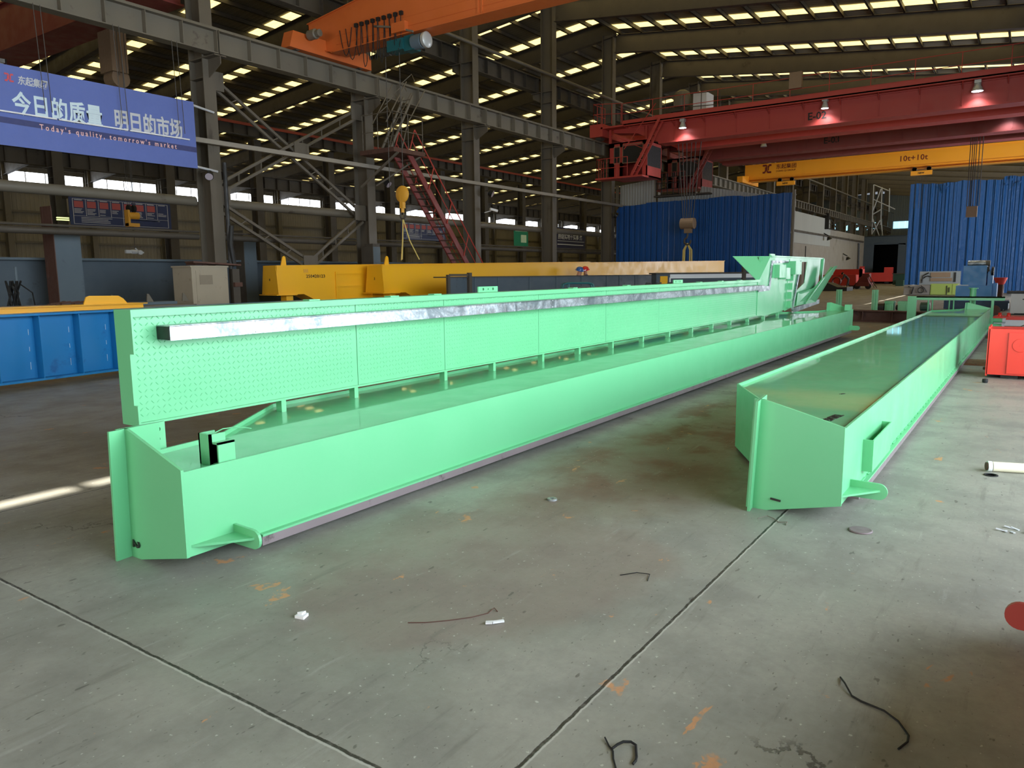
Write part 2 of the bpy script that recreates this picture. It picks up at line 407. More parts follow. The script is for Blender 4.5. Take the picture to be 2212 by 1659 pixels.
# purlins
j = 0
for side in (-1, 1):
    y = 18.5 + (.35 if side > 0 else -.3)
    while -5 < y < 60.5:
        m = MB(); z = zroof(y)-.05
        m.box(XA+8, XB, y-.012, y+.012, z-.2, z).box(XA+8, XB, y-.012, y+.06, z-.2, z-.185).box(XA+8, XB, y-.012, y+.06, z-.015, z)
        struct('roof_purlin', m, M['dark_steel'], 'thin steel purlin running lengthwise under the ' + ('near' if side < 0 else 'far') + ' roof slope', 'beam',
               'purlins under the ' + ('near' if side < 0 else 'far') + ' roof slope')
        y += side*1.18
# rafters
for i, x in enumerate(FR):
    for (y0, y1) in ((-5.0, 18.5), (18.51, YW)):
        m = MB(); p, q = Vector((x,y0,zroof(y0)-.68)), Vector((x,y1 - (.01 if y1 < 20 else 0),zroof(y1-.01)-.68))
        up = Vector((1,0,0)).cross(q-p).normalized()
        m.ibeam(p, q, .88, .26, .02, .014, up)
        struct('roof_rafter', m, M['dark_steel'], 'dark steel roof rafter spanning the ' + ('near' if y0 < 0 else 'far') + ' roof slope', 'beam',
               'roof rafters of the ' + ('near' if y0 < 0 else 'far') + ' slope')

# columns of the nearer row: H-sections with a bracket under each runway beam
def hcol(x, y, d, wd, z1, br):
    m = MB()
    m.box(x-wd/2, x+wd/2, y-d/2, y-d/2+.03, 0, z1).box(x-wd/2, x+wd/2, y+d/2-.03, y+d/2, 0, z1).box(x-.012, x+.012, y-d/2+.03, y+d/2-.03, 0, z1)
    m.box(x-wd/2-.08, x+wd/2+.08, y-d/2-.1, y+d/2+.1, 0, .04)
    for z, y0, y1 in br:
        m.prism([(x-.012,y0,z),(x-.012,y1,z),(x-.012,y1,z-.22),(x-.012,y0,z-.5)], (.024,0,0))
        m.box(x-wd/2, x+wd/2, min(y0,y1), max(y0,y1), z-.03, z)
        m.box(x-wd/2, x+wd/2, y-d/2+.03, y+d/2-.03, z-.03, z).box(x-wd/2, x+wd/2, y-d/2+.03, y+d/2-.03, z-.52, z-.5)
    return m
ordn = ['first', 'second', 'third', 'fourth', 'fifth', 'sixth', 'seventh', 'eighth']
for i, x in enumerate(FR[2:]):
    lab = ('%s tall steel column past the blue hanging banner' % ordn[i]) if i < 5 else 'distant steel column in the row carrying the lower crane runway'
    struct('steel_column', hcol(x, YA, .62, .36, zroof(YA)-.95, [(7.28, YA-.3, YA-.85), (9.75, YA+.3, YA+.85)]), M['column'], lab, 'column',
           'columns of the near row' if i >= 5 else None)
for i, x in enumerate(FR[2:]):
    struct('steel_column', hcol(x, YC, .6, .5, 9.9, [(7.0, YC+.3, YC+.8)]), M['dark_steel'], 'dark steel column in the row behind the far crane runway', 'column', 'columns of the far row')
for i, x in enumerate(FR[2:]):
    struct('wall_column', hcol(x, YW-.45, .4, .4, 10.0, []), M['steel'], 'slim steel post against the far side wall below the window band', 'column', 'posts along the far wall')

# crane runway beams, one to each frame bay
def runway(x0, x1, y, z0, z1, wd, n, rail=True):
    m = MB(); zc = (z0+z1)/2
    m.ibeam((x0+.02,y,zc), (x1-.02,y,zc), z1-z0, wd, .025, .014)
    for q in range(n+1):
        xx = x0+.03+(x1-x0-.06)*q/n
        m.box(xx-.008, xx+.008, y-wd/2+.01, y+wd/2-.01, z0+.025, z1-.025)
    if rail: m.box(x0, x1, y-.035, y+.035, z1, z1+.09).box(x0, x1, y-.06, y+.06, z1, z1+.02)
    return m
for i in range(len(FR)-1):
    g = None
    struct('runway_beam', runway(FR[i], FR[i+1], 18.25, 7.31, 7.91, .34, 6), M['steel'],
           'grey stiffened crane runway beam on the near columns at hook block height', 'beam', 'lower runway beams of the near row')
    struct('runway_beam', runway(FR[i], FR[i+1], 19.6, 9.78, 10.42, .34, 6), M['dark_steel'],
           'dark stiffened runway beam high behind the near columns', 'beam', 'upper runway beams of the near row')
    if FR[i] > 5:
        struct('runway_beam', runway(FR[i], FR[i+1], 39.6, 9.95, 10.6, .34, 6), M['dark_steel'],
               'dark runway beam with a red conductor bar on the far columns', 'beam', 'upper runway beams of the far row')
        struct('runway_beam', runway(FR[i], FR[i+1], 40.9, 7.1, 7.85, .34, 6), M['dark_steel'],
               'dark lower runway beam behind the far columns', 'beam', 'lower runway beams of the far row')
m = MB().box(6, XB, 39.36, 39.42, 10.5, 10.66)
single('conductor_bar', m, plain('red_conductor', S(150, 62, 44), .5), 'long red conductor bar along the top of the far runway beam', 'power rail', kind='structure')
m = MB(); m.tube([(XA+10, 18.5, 10.33), (XB, 18.5, 10.33)], .065, 10)
struct('ridge_tie_pipe', m, M['steel'], 'long thin tie pipe between the near columns above the upper runway', 'pipe')

# tie bars, pipes and cross bracing between the near columns
for i in range(1, 14):
    x0, x1 = FR[i], FR[i+1]
    m = MB().box(x0+.0, x1, 18.34, 18.46, 5.02, 5.14)
    struct('tie_bar', m, M['partition'], 'beige tie bar between near columns above the pipes', 'beam', 'tie bars between the near columns')
for i in range(0, 9):
    x0, x1 = FR[i], FR[i+1]
    m = MB().tube([(x0+.25, 19.25, 3.58), (x1-.25, 19.25, 3.58)], .13, 14)
    single('service_pipe', m, M['steel'], 'thick grey service pipe running between two near columns', 'pipe', group='upper service pipes', kind='structure', sm=True)
    m = MB().tube([(x0+.22, 19.25, 2.62), (x1-.22, 19.25, 2.62)], .085, 12); m.tube([(x0+.22, 19.2, 2.75), (x1-.22, 19.2, 2.75)], .03, 8)
    single('service_pipe', m, M['dark_steel'], 'thinner service pipe with a pale cable low between two near columns', 'pipe', group='lower service pipes', kind='structure', sm=True)
def brace(p, q, off=.12, w=.075):
    p, q = Vector(p), Vector(q); d = (q-p).normalized(); nrm = Vector((0,1,0)).cross(d).normalized()
    m = MB(); m.bar(p+nrm*off, q+nrm*off, w, w, (0,1,0)); m.bar(p-nrm*off, q-nrm*off, w, w, (0,1,0))
    n = int((q-p).length/.9)
    for i in range(1, n+1):
        a = p+d*((q-p).length*i/(n+1)); m.bar(a+nrm*off, a-nrm*off+d*.15, .03, .03, (0,1,0))
    return m
BX0, BX1 = FR[2]+.2, FR[3]-.2
for (a, b, lab) in (((BX0, 18.92, 6.85), (BX1, 18.92, 3.5), 'upper cross brace falling towards the yellow girders'),
                    ((BX1, 18.86, 6.85), (BX0, 18.86, 3.9), 'upper cross brace rising towards the yellow girders'),
                    ((BX0, 18.92, 3.5), (16.05, 18.92, 1.9), 'lower brace running down from the column beside the banner'),
                    ((BX1, 18.92, 3.42), (16.2, 18.92, 1.9), 'lower brace running down from the second column past the banner')):
    struct('cross_brace', brace(a, b), M['column'], lab, 'brace')
for (x, z) in ((BX0+.1, 3.75), (BX1-.1, 3.6), (BX0+.1, 6.8), (BX1-.1, 6.85), (16.1, 1.9), (15.95, 5.3)):
    m = MB().prism([(x-.28,18.80,z-.25),(x+.28,18.80,z-.25),(x+.28,18.80,z+.25),(x-.28,18.80,z+.25)], (0,.03,0))
    struct('gusset_plate', m, M['column'], 'square gusset plate joining the cross braces between near columns', 'plate', 'gusset plates of the cross bracing')

# far side wall with its window band
ZW0, ZW1 = 8.2, 9.3
struct('wall_far', MB().box(-14, XB, YW, YW+.1, 0, ZW0), M['wall_sheet'], 'beige profiled side wall below the bright window band', 'wall')
struct('wall_far', MB().box(-14, XB, YW, YW+.1, ZW1, 10.6), M['wall_sheet'], 'strip of profiled side wall above the bright window band', 'wall')
for i in range(len(FR)-1):
    if FR[i] < 5: continue
    m = MB()
    m.box(FR[i]+.25, FR[i+1]-.25, YW+.03, YW+.05, ZW0, ZW1)
    o = window(m, M['window'], 'bright window of the band along the far side wall', 'far wall windows')
    f = MB()
    for q in range(1, 4): f.box(FR[i]+.25+q*1.35-.025, FR[i]+.25+q*1.35+.025, YW-.02, YW+.03, ZW0, ZW1)
    f.box(FR[i], FR[i]+.25, YW-.02, YW+.06, ZW0, ZW1).box(FR[i+1]-.25, FR[i+1], YW-.02, YW+.06, ZW0, ZW1)
    part('window_frame', f, M['steel'], o)
for n, z in enumerate((2.3, 4.2, 6.4, 7.9, 9.6)):
    struct('trim_%d' % (n+1), MB().box(5, XB, YW-.16, YW-.01, z, z+.14), M['steel'], 'horizontal wall girt %s on the far side wall' % ['lowest', 'second from the floor', 'third from the floor', 'just under the window band', 'above the window band'][n], 'wall girt')

# end wall of the hall, with a few small lit windows
struct('wall_end', MB().box(XB, XB+.1, -8, YW, 0, 13.3), M['wall_sheet_end'], 'blue grey end wall at the far end of the hall', 'wall')
for y in (27.1, 25.3, 23.7, 22.4, 21.1, 18.0, 17.2, 16.4):
    window(MB().box(XB-.05, XB-.02, y-.42, y+.42, 8.0, 9.05), M['window_blue'], 'small bluish window in the far end wall', 'end wall windows')
# side wall beside the camera, with its gate opening, and the wall at the near end (both beyond the picture)
m = MB().box(-14, -1.6, -6.2, -6.0, 0, 10.6).box(13.6, XB, -6.2, -6.0, 0, 10.6).box(-1.6, 13.6, -6.2, -6.0, 6.9, 10.6)
struct('wall_right', m, M['wall_sheet'], 'profiled side wall with the open gate that lets the daylight in', 'wall')
m = MB().box(-14.2, -14, -6, -1.2, 0, 13).box(-14.2, -14, 13.2, YW, 0, 13).box(-14.2, -14, -1.2, 13.2, 6.5, 13)
struct('wall_near', m, M['wall_sheet'], 'profiled end wall behind the camera with an open gate', 'wall')
# ================================================================== the two green girders in the foreground
G_, GT = M['green'], M['green_top']
def green_girder(name, label, X0, X1, Yf, zb, zt, Wd, tilt, num, num_at):
    """a tapered box girder lying on its side, with an end plate, lifting lugs and a bare steel rail along its lower edge"""
    t = thing(name, label, 'girder', (X0, Yf, 0))
    def Z(x, z): return z + (x-X0)*tilt
    def seg(mb, x0, x1, y0, y1, z0, z1):
        mb.add([(x0,y0,Z(x0,z0)),(x1,y0,Z(x1,z0)),(x1,y1,Z(x1,z0)),(x0,y1,Z(x0,z0)),(x0,y0,Z(x0,z1)),(x1,y0,Z(x1,z1)),(x1,y1,Z(x1,z1)),(x0,y1,Z(x0,z1))],
               [(0,3,2,1),(4,5,6,7),(0,1,5,4),(1,2,6,5),(2,3,7,6),(3,0,4,7)]); return mb
    m = MB(); seg(m, X0+.01, X1-.01, Yf, Yf+.015, zb-.0, zt); 
    part('front_flange', m, G_, t)
    # web facing up, following the tapered back
    back = [(X0+.02, Yf+.52), (X0+.62, Yf+.60), (X0+1.5, Yf+Wd), (X1-1.5, Yf+Wd), (X1-.62, Yf+.60), (X1-.02, Yf+.52)]
    m = MB(); pts = [(X0+.02, Yf+.015)] + back + [(X1-.02, Yf+.015)]
    m.prism([(x, y, Z(x, zt-.035)) for x, y in pts], (0,0,.012)); m.prism([(x, y, Z(x, zb+.03)) for x, y in pts], (0,0,.012))
    part('web', m, GT, t)
    m = MB()
    for (xa, ya), (xb, yb) in zip(back, back[1:]):
        m.add([(xa,ya,Z(xa,.03)),(xb,yb,Z(xb,.03)),(xb,yb+.014,Z(xb,.03)),(xa,ya+.014,Z(xa,.03)),
               (xa,ya,Z(xa,zt+.002)),(xb,yb,Z(xb,zt+.002)),(xb,yb+.014,Z(xb,zt+.002)),(xa,ya+.014,Z(xa,zt+.002))],
              [(0,3,2,1),(4,5,6,7),(0,1,5,4),(1,2,6,5),(2,3,7,6),(3,0,4,7)])
    part('back_flange', m, G_, t)
    # ledge and bare rail along the lower edge
    m = MB(); seg(m, X0+.42, X1-.2, Yf-.035, Yf+.02, zb-.012, zb+.0); part('ledge', m, G_, t)
    m = MB(); seg(m, X0+.42, X1-.2, Yf-.03, Yf+.05, zb-.062, zb-.012); part('rail', m, M['raw'], t, label='bare unpainted steel rail')
    for end in (0, 1):
        xe = X0 if end == 0 else X1; s = 1 if end == 0 else -1; dz = Z(xe, 0)
        zl = 0.0 if end == 0 else dz
        m = MB().prism([(xe, Yf-.005, zb+dz), (xe, Yf-.005, zt+.012+dz), (xe, Yf+.46, .69+dz), (xe, Yf+.52, .69+dz), (xe, Yf+.55, zl), (xe, Yf+.42, zl)], (.016*s,0,0))
        part('end_plate', m, G_, t)
        m = MB().prism([(xe-.085*s, Yf+.50, zl), (xe-.085*s, Yf+.47, .69+dz), (xe+.2*s, Yf+.50, .69+dz), (xe+.2*s, Yf+.53, zl)], (0,.016,0))
        part('edge_strip', m, G_, t)
        # lifting lug: rounded tab across the girder and a triangular rib
        lx = xe+.27*s; zc = zb+.045+dz
        pr = [(lx, Yf, zc+.055)] + [(lx, Yf-.16-.05*sin(a), zc+.05*cos(a)-.0) for a in [pi*i/10 for i in range(11)]] + [(lx, Yf, zc-.05)]
        part('lug', MB().prism(pr, (.016*s,0,0)), G_, t)
        part('lug_rib', MB().prism([(lx, Yf, zc), (lx, Yf-.17, zc), (lx-.24*s, Yf, zc-.0)], (0,0,.012)), G_, t)
    sgn = text('number', num, .085, M['ink'], t, (X0-.006, Yf+num_at[0], num_at[1]), (0,.12,-1), (0,-1,-.12), .002)
    return t, Z

# --- girder number 2, with a chequer-plate walkway fixed along its back
X0, X1, YF = 1.982, 18.3, 3.326
g2, Z2 = green_girder('green_box_girder', 'long light green box girder on its side numbered 2, carrying a chequer plate walkway', X0, X1, YF, .095, .525, 1.23, .0055, '2', (.475, .102))
# bolted plate with holes by the near end
def holed(x0, x1, z0, z1, y, holes, n=14):
    bm = bmesh.new(); outer = [bm.verts.new((x, y, z)) for x, z in ((x0,z0),(x1,z0),(x1,z1),(x0,z1))]
    es = [bm.edges.new((outer[i], outer[(i+1) % 4])) for i in range(4)]
    for hx, hz, r in holes:
        vs_ = [bm.verts.new((hx+r*cos(2*pi*i/n), y, hz+r*sin(2*pi*i/n))) for i in range(n)]
        es += [bm.edges.new((vs_[i], vs_[(i+1) % n])) for i in range(n)]
    bmesh.ops.triangle_fill(bm, use_beauty=True, use_dissolve=False, edges=es)
    r_ = bmesh.ops.solidify(bm, geom=bm.faces[:], thickness=.014)
    mb = MB(); bm.verts.index_update(); mb.add([tuple(v.co) for v in bm.verts], [tuple(v.index for v in f.verts) for f in bm.faces]); bm.free(); return mb
part('splice_plate', holed(2.0, 2.268, .50, .672, 3.935, [(2.157,.632,.013),(2.229,.633,.013),(2.224,.579,.013),(2.155,.578,.025),(2.085,.63,.013)]), G_, g2)
# channel stub with a square tube on the top face
m = MB().box(2.20, 2.212, 3.40, 3.50, .49, .665).box(2.20, 2.29, 3.488, 3.50, .49, .665).box(2.20, 2.29, 3.40, 3.412, .49, .665)
part('channel_stub', m, G_, g2)
m = MB(); a = (2.212, 2.31)
m.box(*a, 3.352, 3.362, .505, .625).box(*a, 3.400, 3.41, .505, .625).box(*a, 3.352, 3.41, .615, .625).box(*a, 3.352, 3.41, .505, .515)
part('square_tube_stub', m, G_, g2)
m = MB().tube([(2.25,3.43,.664),(2.31,3.45,.672),(2.36,3.44,.672),(2.42,3.41,.664),(2.45,3.40,.655)], .003, 6); part('wire_end', m, M['green'], g2)
# walkway standing on its edge
YP = 4.33
def ZP(x, z): return z + (x-2.3)*.0045
def pbox(mb, x0, x1, y0, y1, z0, z1):
    mb.add([(x0,y0,ZP(x0,z0)),(x1,y0,ZP(x1,z0)),(x1,y1,ZP(x1,z0)),(x0,y1,ZP(x0,z0)),(x0,y0,ZP(x0,z1)),(x1,y0,ZP(x1,z1)),(x1,y1,ZP(x1,z1)),(x0,y1,ZP(x0,z1))],
           [(0,3,2,1),(4,5,6,7),(0,1,5,4),(1,2,6,5),(2,3,7,6),(3,0,4,7)]); return mb
def checker(mb, x0, x1, z0, z1, y, s=.036, inside=None):
    """raised tear pattern of chequer plate"""
    nz = int((z1-z0)/s); nx = int((x1-x0)/s)
    for i in range(nx):
        for j in range(nz):
            x = x0+s*(i+.5); z = z0+s*(j+.5)
            if inside and not inside(x, z): continue
            a = R(45) if (i+j) % 2 else R(-45)
            u = (cos(a), sin(a)); v = (-sin(a), cos(a)); L, W_ = s*.40, s*.10
            P = lambda p, q, h: (x+u[0]*p+v[0]*q, y-h, ZP(x, z+u[1]*p+v[1]*q))
            mb.add([P(-L,0,0), P(-L*.4,-W_,0), P(L*.4,-W_,0), P(L,0,0), P(L*.4,W_,0), P(-L*.4,W_,0), P(-L*.5,0,.0025), P(L*.5,0,.0025)],
                   [(0,1,6),(1,2,7,6),(2,3,7),(3,4,7),(4,5,6,7),(5,0,6)])
seams = [2.33, 4.122, 5.19, 6.76, 8.30, 9.90, 11.42, 12.95, 14.45]
for a, b in zip(seams, seams[1:]):
    m = MB(); pbox(m, a+.003, b-.003, YP, YP+.008, .605, 1.265); checker(m, a+.02, b-.015, .63, 1.25, YP)
    part('chequer_plate', m, G_, g2)
m = MB(); pbox(m, 2.33, 14.9, YP-.03, YP+.14, 1.262, 1.278); pbox(m, 2.33, 14.9, YP-.03, YP-.02, 1.235, 1.262); part('top_rail', m, G_, g2)
m = MB(); pbox(m, 2.33, 16.2, YP-.02, YP+.14, .592, .606); part('bottom_rail', m, G_, g2)
m = MB(); m.box(2.318, 2.33, YP-.055, YP+.13, 1.02, 1.278); m.box(2.318, 2.33, YP-.05, YP+.13, .592, .715); m.box(2.318, 2.33, YP-.012, YP+.13, .715, 1.02)
m.box(2.33, 2.345, YP+.02, YP+.13, .60, 1.27); part('end_channel', m, G_, g2)
m = MB()
for x in (3.40, 4.10, 5.20, 5.95, 6.85, 7.65, 8.5, 9.4, 10.3, 11.2, 12.1, 13.0, 14.0, 15.0, 16.0): m.box(x-.02, x+.02, YP-.0, YP+.06, Z2(x,.50), ZP(x,.6))
part('bracket', m, G_, g2)
m = MB(); pbox(m, 2.5, 14.45, YP-.14, YP-.135, 1.092, 1.175); pbox(m, 2.5, 14.45, YP-.14, YP, 1.172, 1.178); pbox(m, 2.5, 14.45, YP-.14, YP, 1.089, 1.093); pbox(m, 2.56, 14.45, YP-.135, YP-.005, 1.093, 1.172)
tray = part('cable_tray', m, M['galv'], g2, label='galvanised steel cable tray')
m = MB(); pbox(m, 2.497, 2.503, YP-.132, YP-.004, 1.096, 1.169); part('tray_black_end', m, M['black'], tray)  # black plate in place of the shade inside the open tray end
m = MB()
for x in [3.1+.62*i for i in range(18)]:
    for z in (1.10, 1.168): m.lathe((x, YP-.14, ZP(x,z)), (0,-1,0), [(.006,0),(.005,.004)], 6)
part('screw', m, M['white'], tray)
for x0_, x1_, z0_ in ((5.82, 6.14, 1.28), (10.62, 10.97, 1.275)):
    m = holed(x0_, x1_, ZP(x0_, z0_), ZP(x0_, z0_)+.055, YP+.1, [(x0_+.08, ZP(x0_,z0_)+.03, .014), (x0_+.24, ZP(x0_,z0_)+.03, .014), (x0_+.16, ZP(x0_,z0_)+.03, .008)], 8)
    part('post_plate', m, G_, g2)
m = MB()
for x in (3.75, 4.6, 5.15, 7.6, 9.0, 11.6, 12.6, 13.6): m.box(x-.05, x+.05, YP+.03, YP+.1, ZP(x,1.278), ZP(x,1.288))
part('clip', m, G_, g2)
# wide end of the walkway with the stair opening and the raised door frame
m = MB()
op = [(17.25,1.06),(17.95,1.23),(18.12,1.70),(17.52,1.695)]
bm = bmesh.new()
outer = [(14.9,.625),(19.0,.79),(19.62,1.79),(15.2,1.78),(15.03,1.30),(14.45,1.30),(14.45,.66)]
vo = [bm.verts.new((x, YP, z)) for x, z in outer]; es = [bm.edges.new((vo[i], vo[(i+1) % len(vo)])) for i in range(len(vo))]
vi = [bm.verts.new((x, YP, z)) for x, z in op]; es += [bm.edges.new((vi[i], vi[(i+1) % 4])) for i in range(4)]
bmesh.ops.triangle_fill(bm, use_beauty=True, use_dissolve=False, edges=es); bmesh.ops.solidify(bm, geom=bm.faces[:], thickness=.012)
m = MB(); bm.verts.index_update(); m.add([tuple(v.co) for v in bm.verts], [tuple(v.index for v in f.verts) for f in bm.faces]); bm.free()
def okp(x, z): return (z < .7+.15*(x-14.4)/4 + .0) is False and not (17.1 < x < 18.2 and z > 1.0) and (x > 15.15 or z < 1.28)
checker(m, 14.6, 16.4, .70, 1.70, YP, .075, lambda x, z: (x > 15.3 or z < 1.26))
part('landing_plate', m, G_, g2)
m = MB().prism([(14.45,YP-.02,1.30),(15.05,YP-.02,1.30),(15.2,YP-.02,1.785),(14.52,YP+.5,1.785)], (0,.02,.0)); m.bar((14.80,YP+.1,1.31),(14.93,YP+.1,1.77), .05, .05)
part('folded_side', m, G_, g2)
m = MB(); m.bar((15.2,YP-.01,1.785),(19.62,YP-.01,1.795), .05, .03); m.bar((19.62,YP-.03,1.79),(19.45,YP-.03,1.18), .05, .1); part('landing_rim', m, G_, g2)
m = MB().prism([(14.45,YP-.03,1.10),(14.45,YP-.03,1.19),(15.12,YP-.03,1.21),(15.26,YP-.03,1.70),(16.5,YP-.03,1.715),(16.5,YP-.03,1.665),(15.36,YP-.03,1.65),(15.2,YP-.03,1.12)], (0,.02,0)); part('tray_bend', m, M['galv'], g2, label='galvanised tray turning up the landing')
m = MB().prism([(16.6,YP-.02,1.74),(17.0,YP-.02,1.74),(16.75,YP-.02,.70),(16.35,YP-.02,.66)], (0,.012,0)); 
part('hinge_plate', m, G_, g2)
m = MB()
for i in range(5): m.box(16.50+.045*i, 16.62+.045*i, YP-.10, YP-.02, .72+.19*i, .86+.19*i)
part('hinge_knuckle', m, G_, g2)
m = MB().box(15.5, 15.95, YP-.12, YP, 1.36, 1.62).box(16.05, 16.4, YP-.1, YP, 1.33, 1.56).box(16.55, 17.05, YP-.16, YP, 1.42, 1.70); part('switch_box', m, G_, g2)
m = MB().prism([(17.2,YP-.03,.74),(18.9,YP-.05,.76),(20.0,YP-.28,1.62),(19.5,YP-.3,1.60),(18.4,YP-.1,1.1),(17.3,YP-.03,1.02)], (0,-.012,0)); m.bar((17.85,YP-.07,.76),(19.5,YP-.25,1.58), .03, .03)
part('flap_plate', m, G_, g2)
m = MB(); m.bar((16.95,YP-.03,.645),(19.35,YP-.03,.765), .03, .1); m.bar((16.9,YP-.03,.65),(17.5,YP-.03,1.7), .03, .06); part('kick_plate', m, M['galv'], g2, label='galvanised kick plate')
m = MB().box(15.5, 15.85, YP+.08, YP+.1, 1.79, 1.84); part('sign_plate', m, G_, g2)
m = MB().box(18.1, 18.3, YF+.02, YF+.14, .61, .74); part('channel_stub', m, G_, g2)
# timber blocks and a beam keep the girder off the floor
for i, x in enumerate((5.0, 9.5, 14.2, 17.6)):
    h = Z2(x, .03)-.002
    m = MB().box(x-.06, x+.06, YF+.25, YF+1.1, 0, h)
    single('support_block', m, M['rust'], 'dark packing block under green girder 2', 'block', (x, YF+.6, 0), 'packing blocks under girder 2')

# --- girder number 1
X0, X1, YF1 = 4.58, 21.6, .845
g1, Z1 = green_girder('green_box_girder', 'light green box girder lying beside the gate side, numbered 1 on its end plate', X0, X1, YF1, .095, .552, 1.10, 0.0, '1', (.395, .10))
m = MB(); m.box(5.22, 5.232, YF1-.055, YF1, .165, .375).box(5.95, 5.962, YF1-.055, YF1, .165, .375)
m.box(5.22, 5.962, YF1-.063, YF1-.055, .165, .375); part('pocket', m, G_, g1)
text('stencil', '250420122', .085, M['ink'], g1, (4.93, YF1+.145, .5305), (1,-.12,0), (.12,1,0), .0015, .9, ext=.001, sx=.72)
text('stencil', '2.2.3', .03, M['ink'], g1, (6.08, YF1+.31, .5305), (1,-.4,0), (.4,1,0), .001, 1, ext=.001)
m = MB()
for x in [5.2+.22*i for i in range(60)]: m.box(x, x+.12, YF1-.012, YF1, .098, .104)
part('weld_bead', m, M['green'], g1)
for i, x in enumerate((6.4, 11.0, 16.0, 20.5)):
    m = MB().box(x-.06, x+.06, YF1+.2, YF1+1.0, 0, .03)
    single('support_block', m, M['rust'], 'flat packing strip under green girder 1', 'block', (x, YF1+.5, 0), 'packing strips under girder 1')
# ================================================================== overhead cranes
def high_bay(x, y, z, on, label, r=.17):
    t = thing('high_bay_lamp', label, 'lamp', (x, y, z), group=None)
    part('lamp_shade', MB().lathe((x,y,z), (0,0,1), [(r,0),(r*.97,.03),(r*.72,.16),(r*.6,.2),(r*.6,.27),(r*.3,.28)], 20), M['lamp_shell'], t, True)
    part('lamp_lens', MB().lathe((x,y,z-.004), (0,0,1), [(r*.95,0),(r*.95,.004)], 20), M['lamp_on'] if on else M['lamp_off'], t)
    part('ballast_box', MB().box(x-.11,x+.11,y-.11,y+.11,z+.28,z+.40), M['lamp_shell'], t)
    part('bracket', MB().box(x-.02,x+.2,y-.02,y+.02,z+.40,z+.43).box(x+.17,x+.2,y-.02,y+.02,z+.1,z+.43), M['dark_steel'], t)
    if on:
        l = bpy.data.lights.new('lamp_light', 'SPOT'); l.energy = 160; l.spot_size = R(130); l.spot_blend = .6; l.color = (.86,.92,1); l.shadow_soft_size = .15
        o = bpy.data.objects.new('lamp_light', l); COL.objects.link(o); o.location = (x, y, z-.03); o.parent = t; o.matrix_parent_inverse = Matrix.Translation(Vector((-x,-y,-z)))
    return t
def railing(mb, pts, h, n, r=.018, mid=(.5,)):
    for p, q in zip(pts, pts[1:]):
        p, q = Vector(p), Vector(q)
        for f in mid+(1.0,): mb.tube([p+Vector((0,0,h*f)), q+Vector((0,0,h*f))], r, 6)
        for i in range(n+1):
            a = p.lerp(q, i/n); mb.tube([a, a+Vector((0,0,h))], r, 6)
    return mb
def rope_fall(name, label, pts, z0, z1, r=.012, grp=None):
    m = MB()
    for x, y in pts: m.tube([(x,y,z0),(x,y,z1)], r, 6)
    return m

# --- orange single-girder crane on the near runway
t = thing('overhead_crane', 'orange overhead travelling crane crossing above the grey runway beam', 'crane', (16.6, 18.25, 8.0))
def yz(x0, x1, pts, m=None):
    m = m or MB(); return m.prism([(x0, y, z) for y, z in pts], (x1-x0, 0, 0))
gm = yz(16.42, 16.44, [(18.8,8.42),(18.1,8.18),(17.6,8.12),(-3.5,8.12),(-3.5,9.36),(16.6,9.36),(18.8,9.08)])
yz(16.92, 16.94, [(18.8,8.42),(18.1,8.18),(17.6,8.12),(-3.5,8.12),(-3.5,9.36),(16.6,9.36),(18.8,9.08)], gm)
gm.box(16.36, 17.0, -3.5, 17.8, 8.10, 8.125); gm.box(16.36, 17.0, -3.5, 16.6, 9.35, 9.375); gm.prism([(16.36,16.6,9.36),(17.0,16.6,9.36),(17.0,18.8,9.08),(16.36,18.8,9.08)], (0,0,.02))
gm.prism([(16.36,17.7,8.10),(17.0,17.7,8.10),(17.0,18.8,8.40),(16.36,18.8,8.40)], (0,0,.02)); gm.box(16.42, 16.94, 18.78, 18.8, 8.42, 9.08)
gm.box(16.414, 16.42, -3.5, 17.6, 8.55, 8.57); gm.box(16.405, 16.42, -3.5, 17.6, 8.30, 8.31)
part('main_girder', gm, M['orange'], t)
m = MB()
for y in (12.2, 12.32): m.box(16.40, 16.42, y-.03, y+.03, 8.12, 9.36)
part('splice', m, M['orange'], t)
m = MB().prism([(15.05,18.05,8.03),(15.2,18.05,8.5),(18.15,18.05,8.5),(18.3,18.05,8.35),(18.3,18.05,8.03)], (0,.4,0)); part('end_carriage', m, M['orange'], t)
for x in (15.4, 17.9): part('wheel', MB().cyl((x,18.12,8.14),(x,18.38,8.14),.14,16), M['dark_steel'], t)
part('drive_motor', MB().lathe((15.7,17.95,8.45), (0,-1,0), [(.12,0),(.14,.02),(.14,.3),(.1,.32),(.1,.46),(.02,.48)], 16), M['steel'], t, True)
m = MB(); random.seed(3)
for i in range(9):
    y = 16.7-.22*i; m.box(16.33, 16.41, y-.05, y+.05, 8.62, 8.72)
part('festoon_trolley', m, M['black'], t)
m = MB()
for i in range(8):
    y = 16.7-.22*i; d = random.uniform(.7, 1.15); pts = [(16.36+random.uniform(-.03,.03), y-.22*f, 8.62-d*(1-(2*f-1)**2)**.5) for f in [k/8 for k in range(9)]]
    m.tube(pts, .012, 6)
part('festoon_cable', m, M['rubber'], t)
m = MB()
for a, b in ((17.4,.75),(17.15,.9)): m.tube([(16.38, a-.5*f, 8.66-b*(1-(2*f-1)**2)) for f in [k/8 for k in range(9)]], .012, 6)
part('festoon_cable', m, M['rubber'], t)
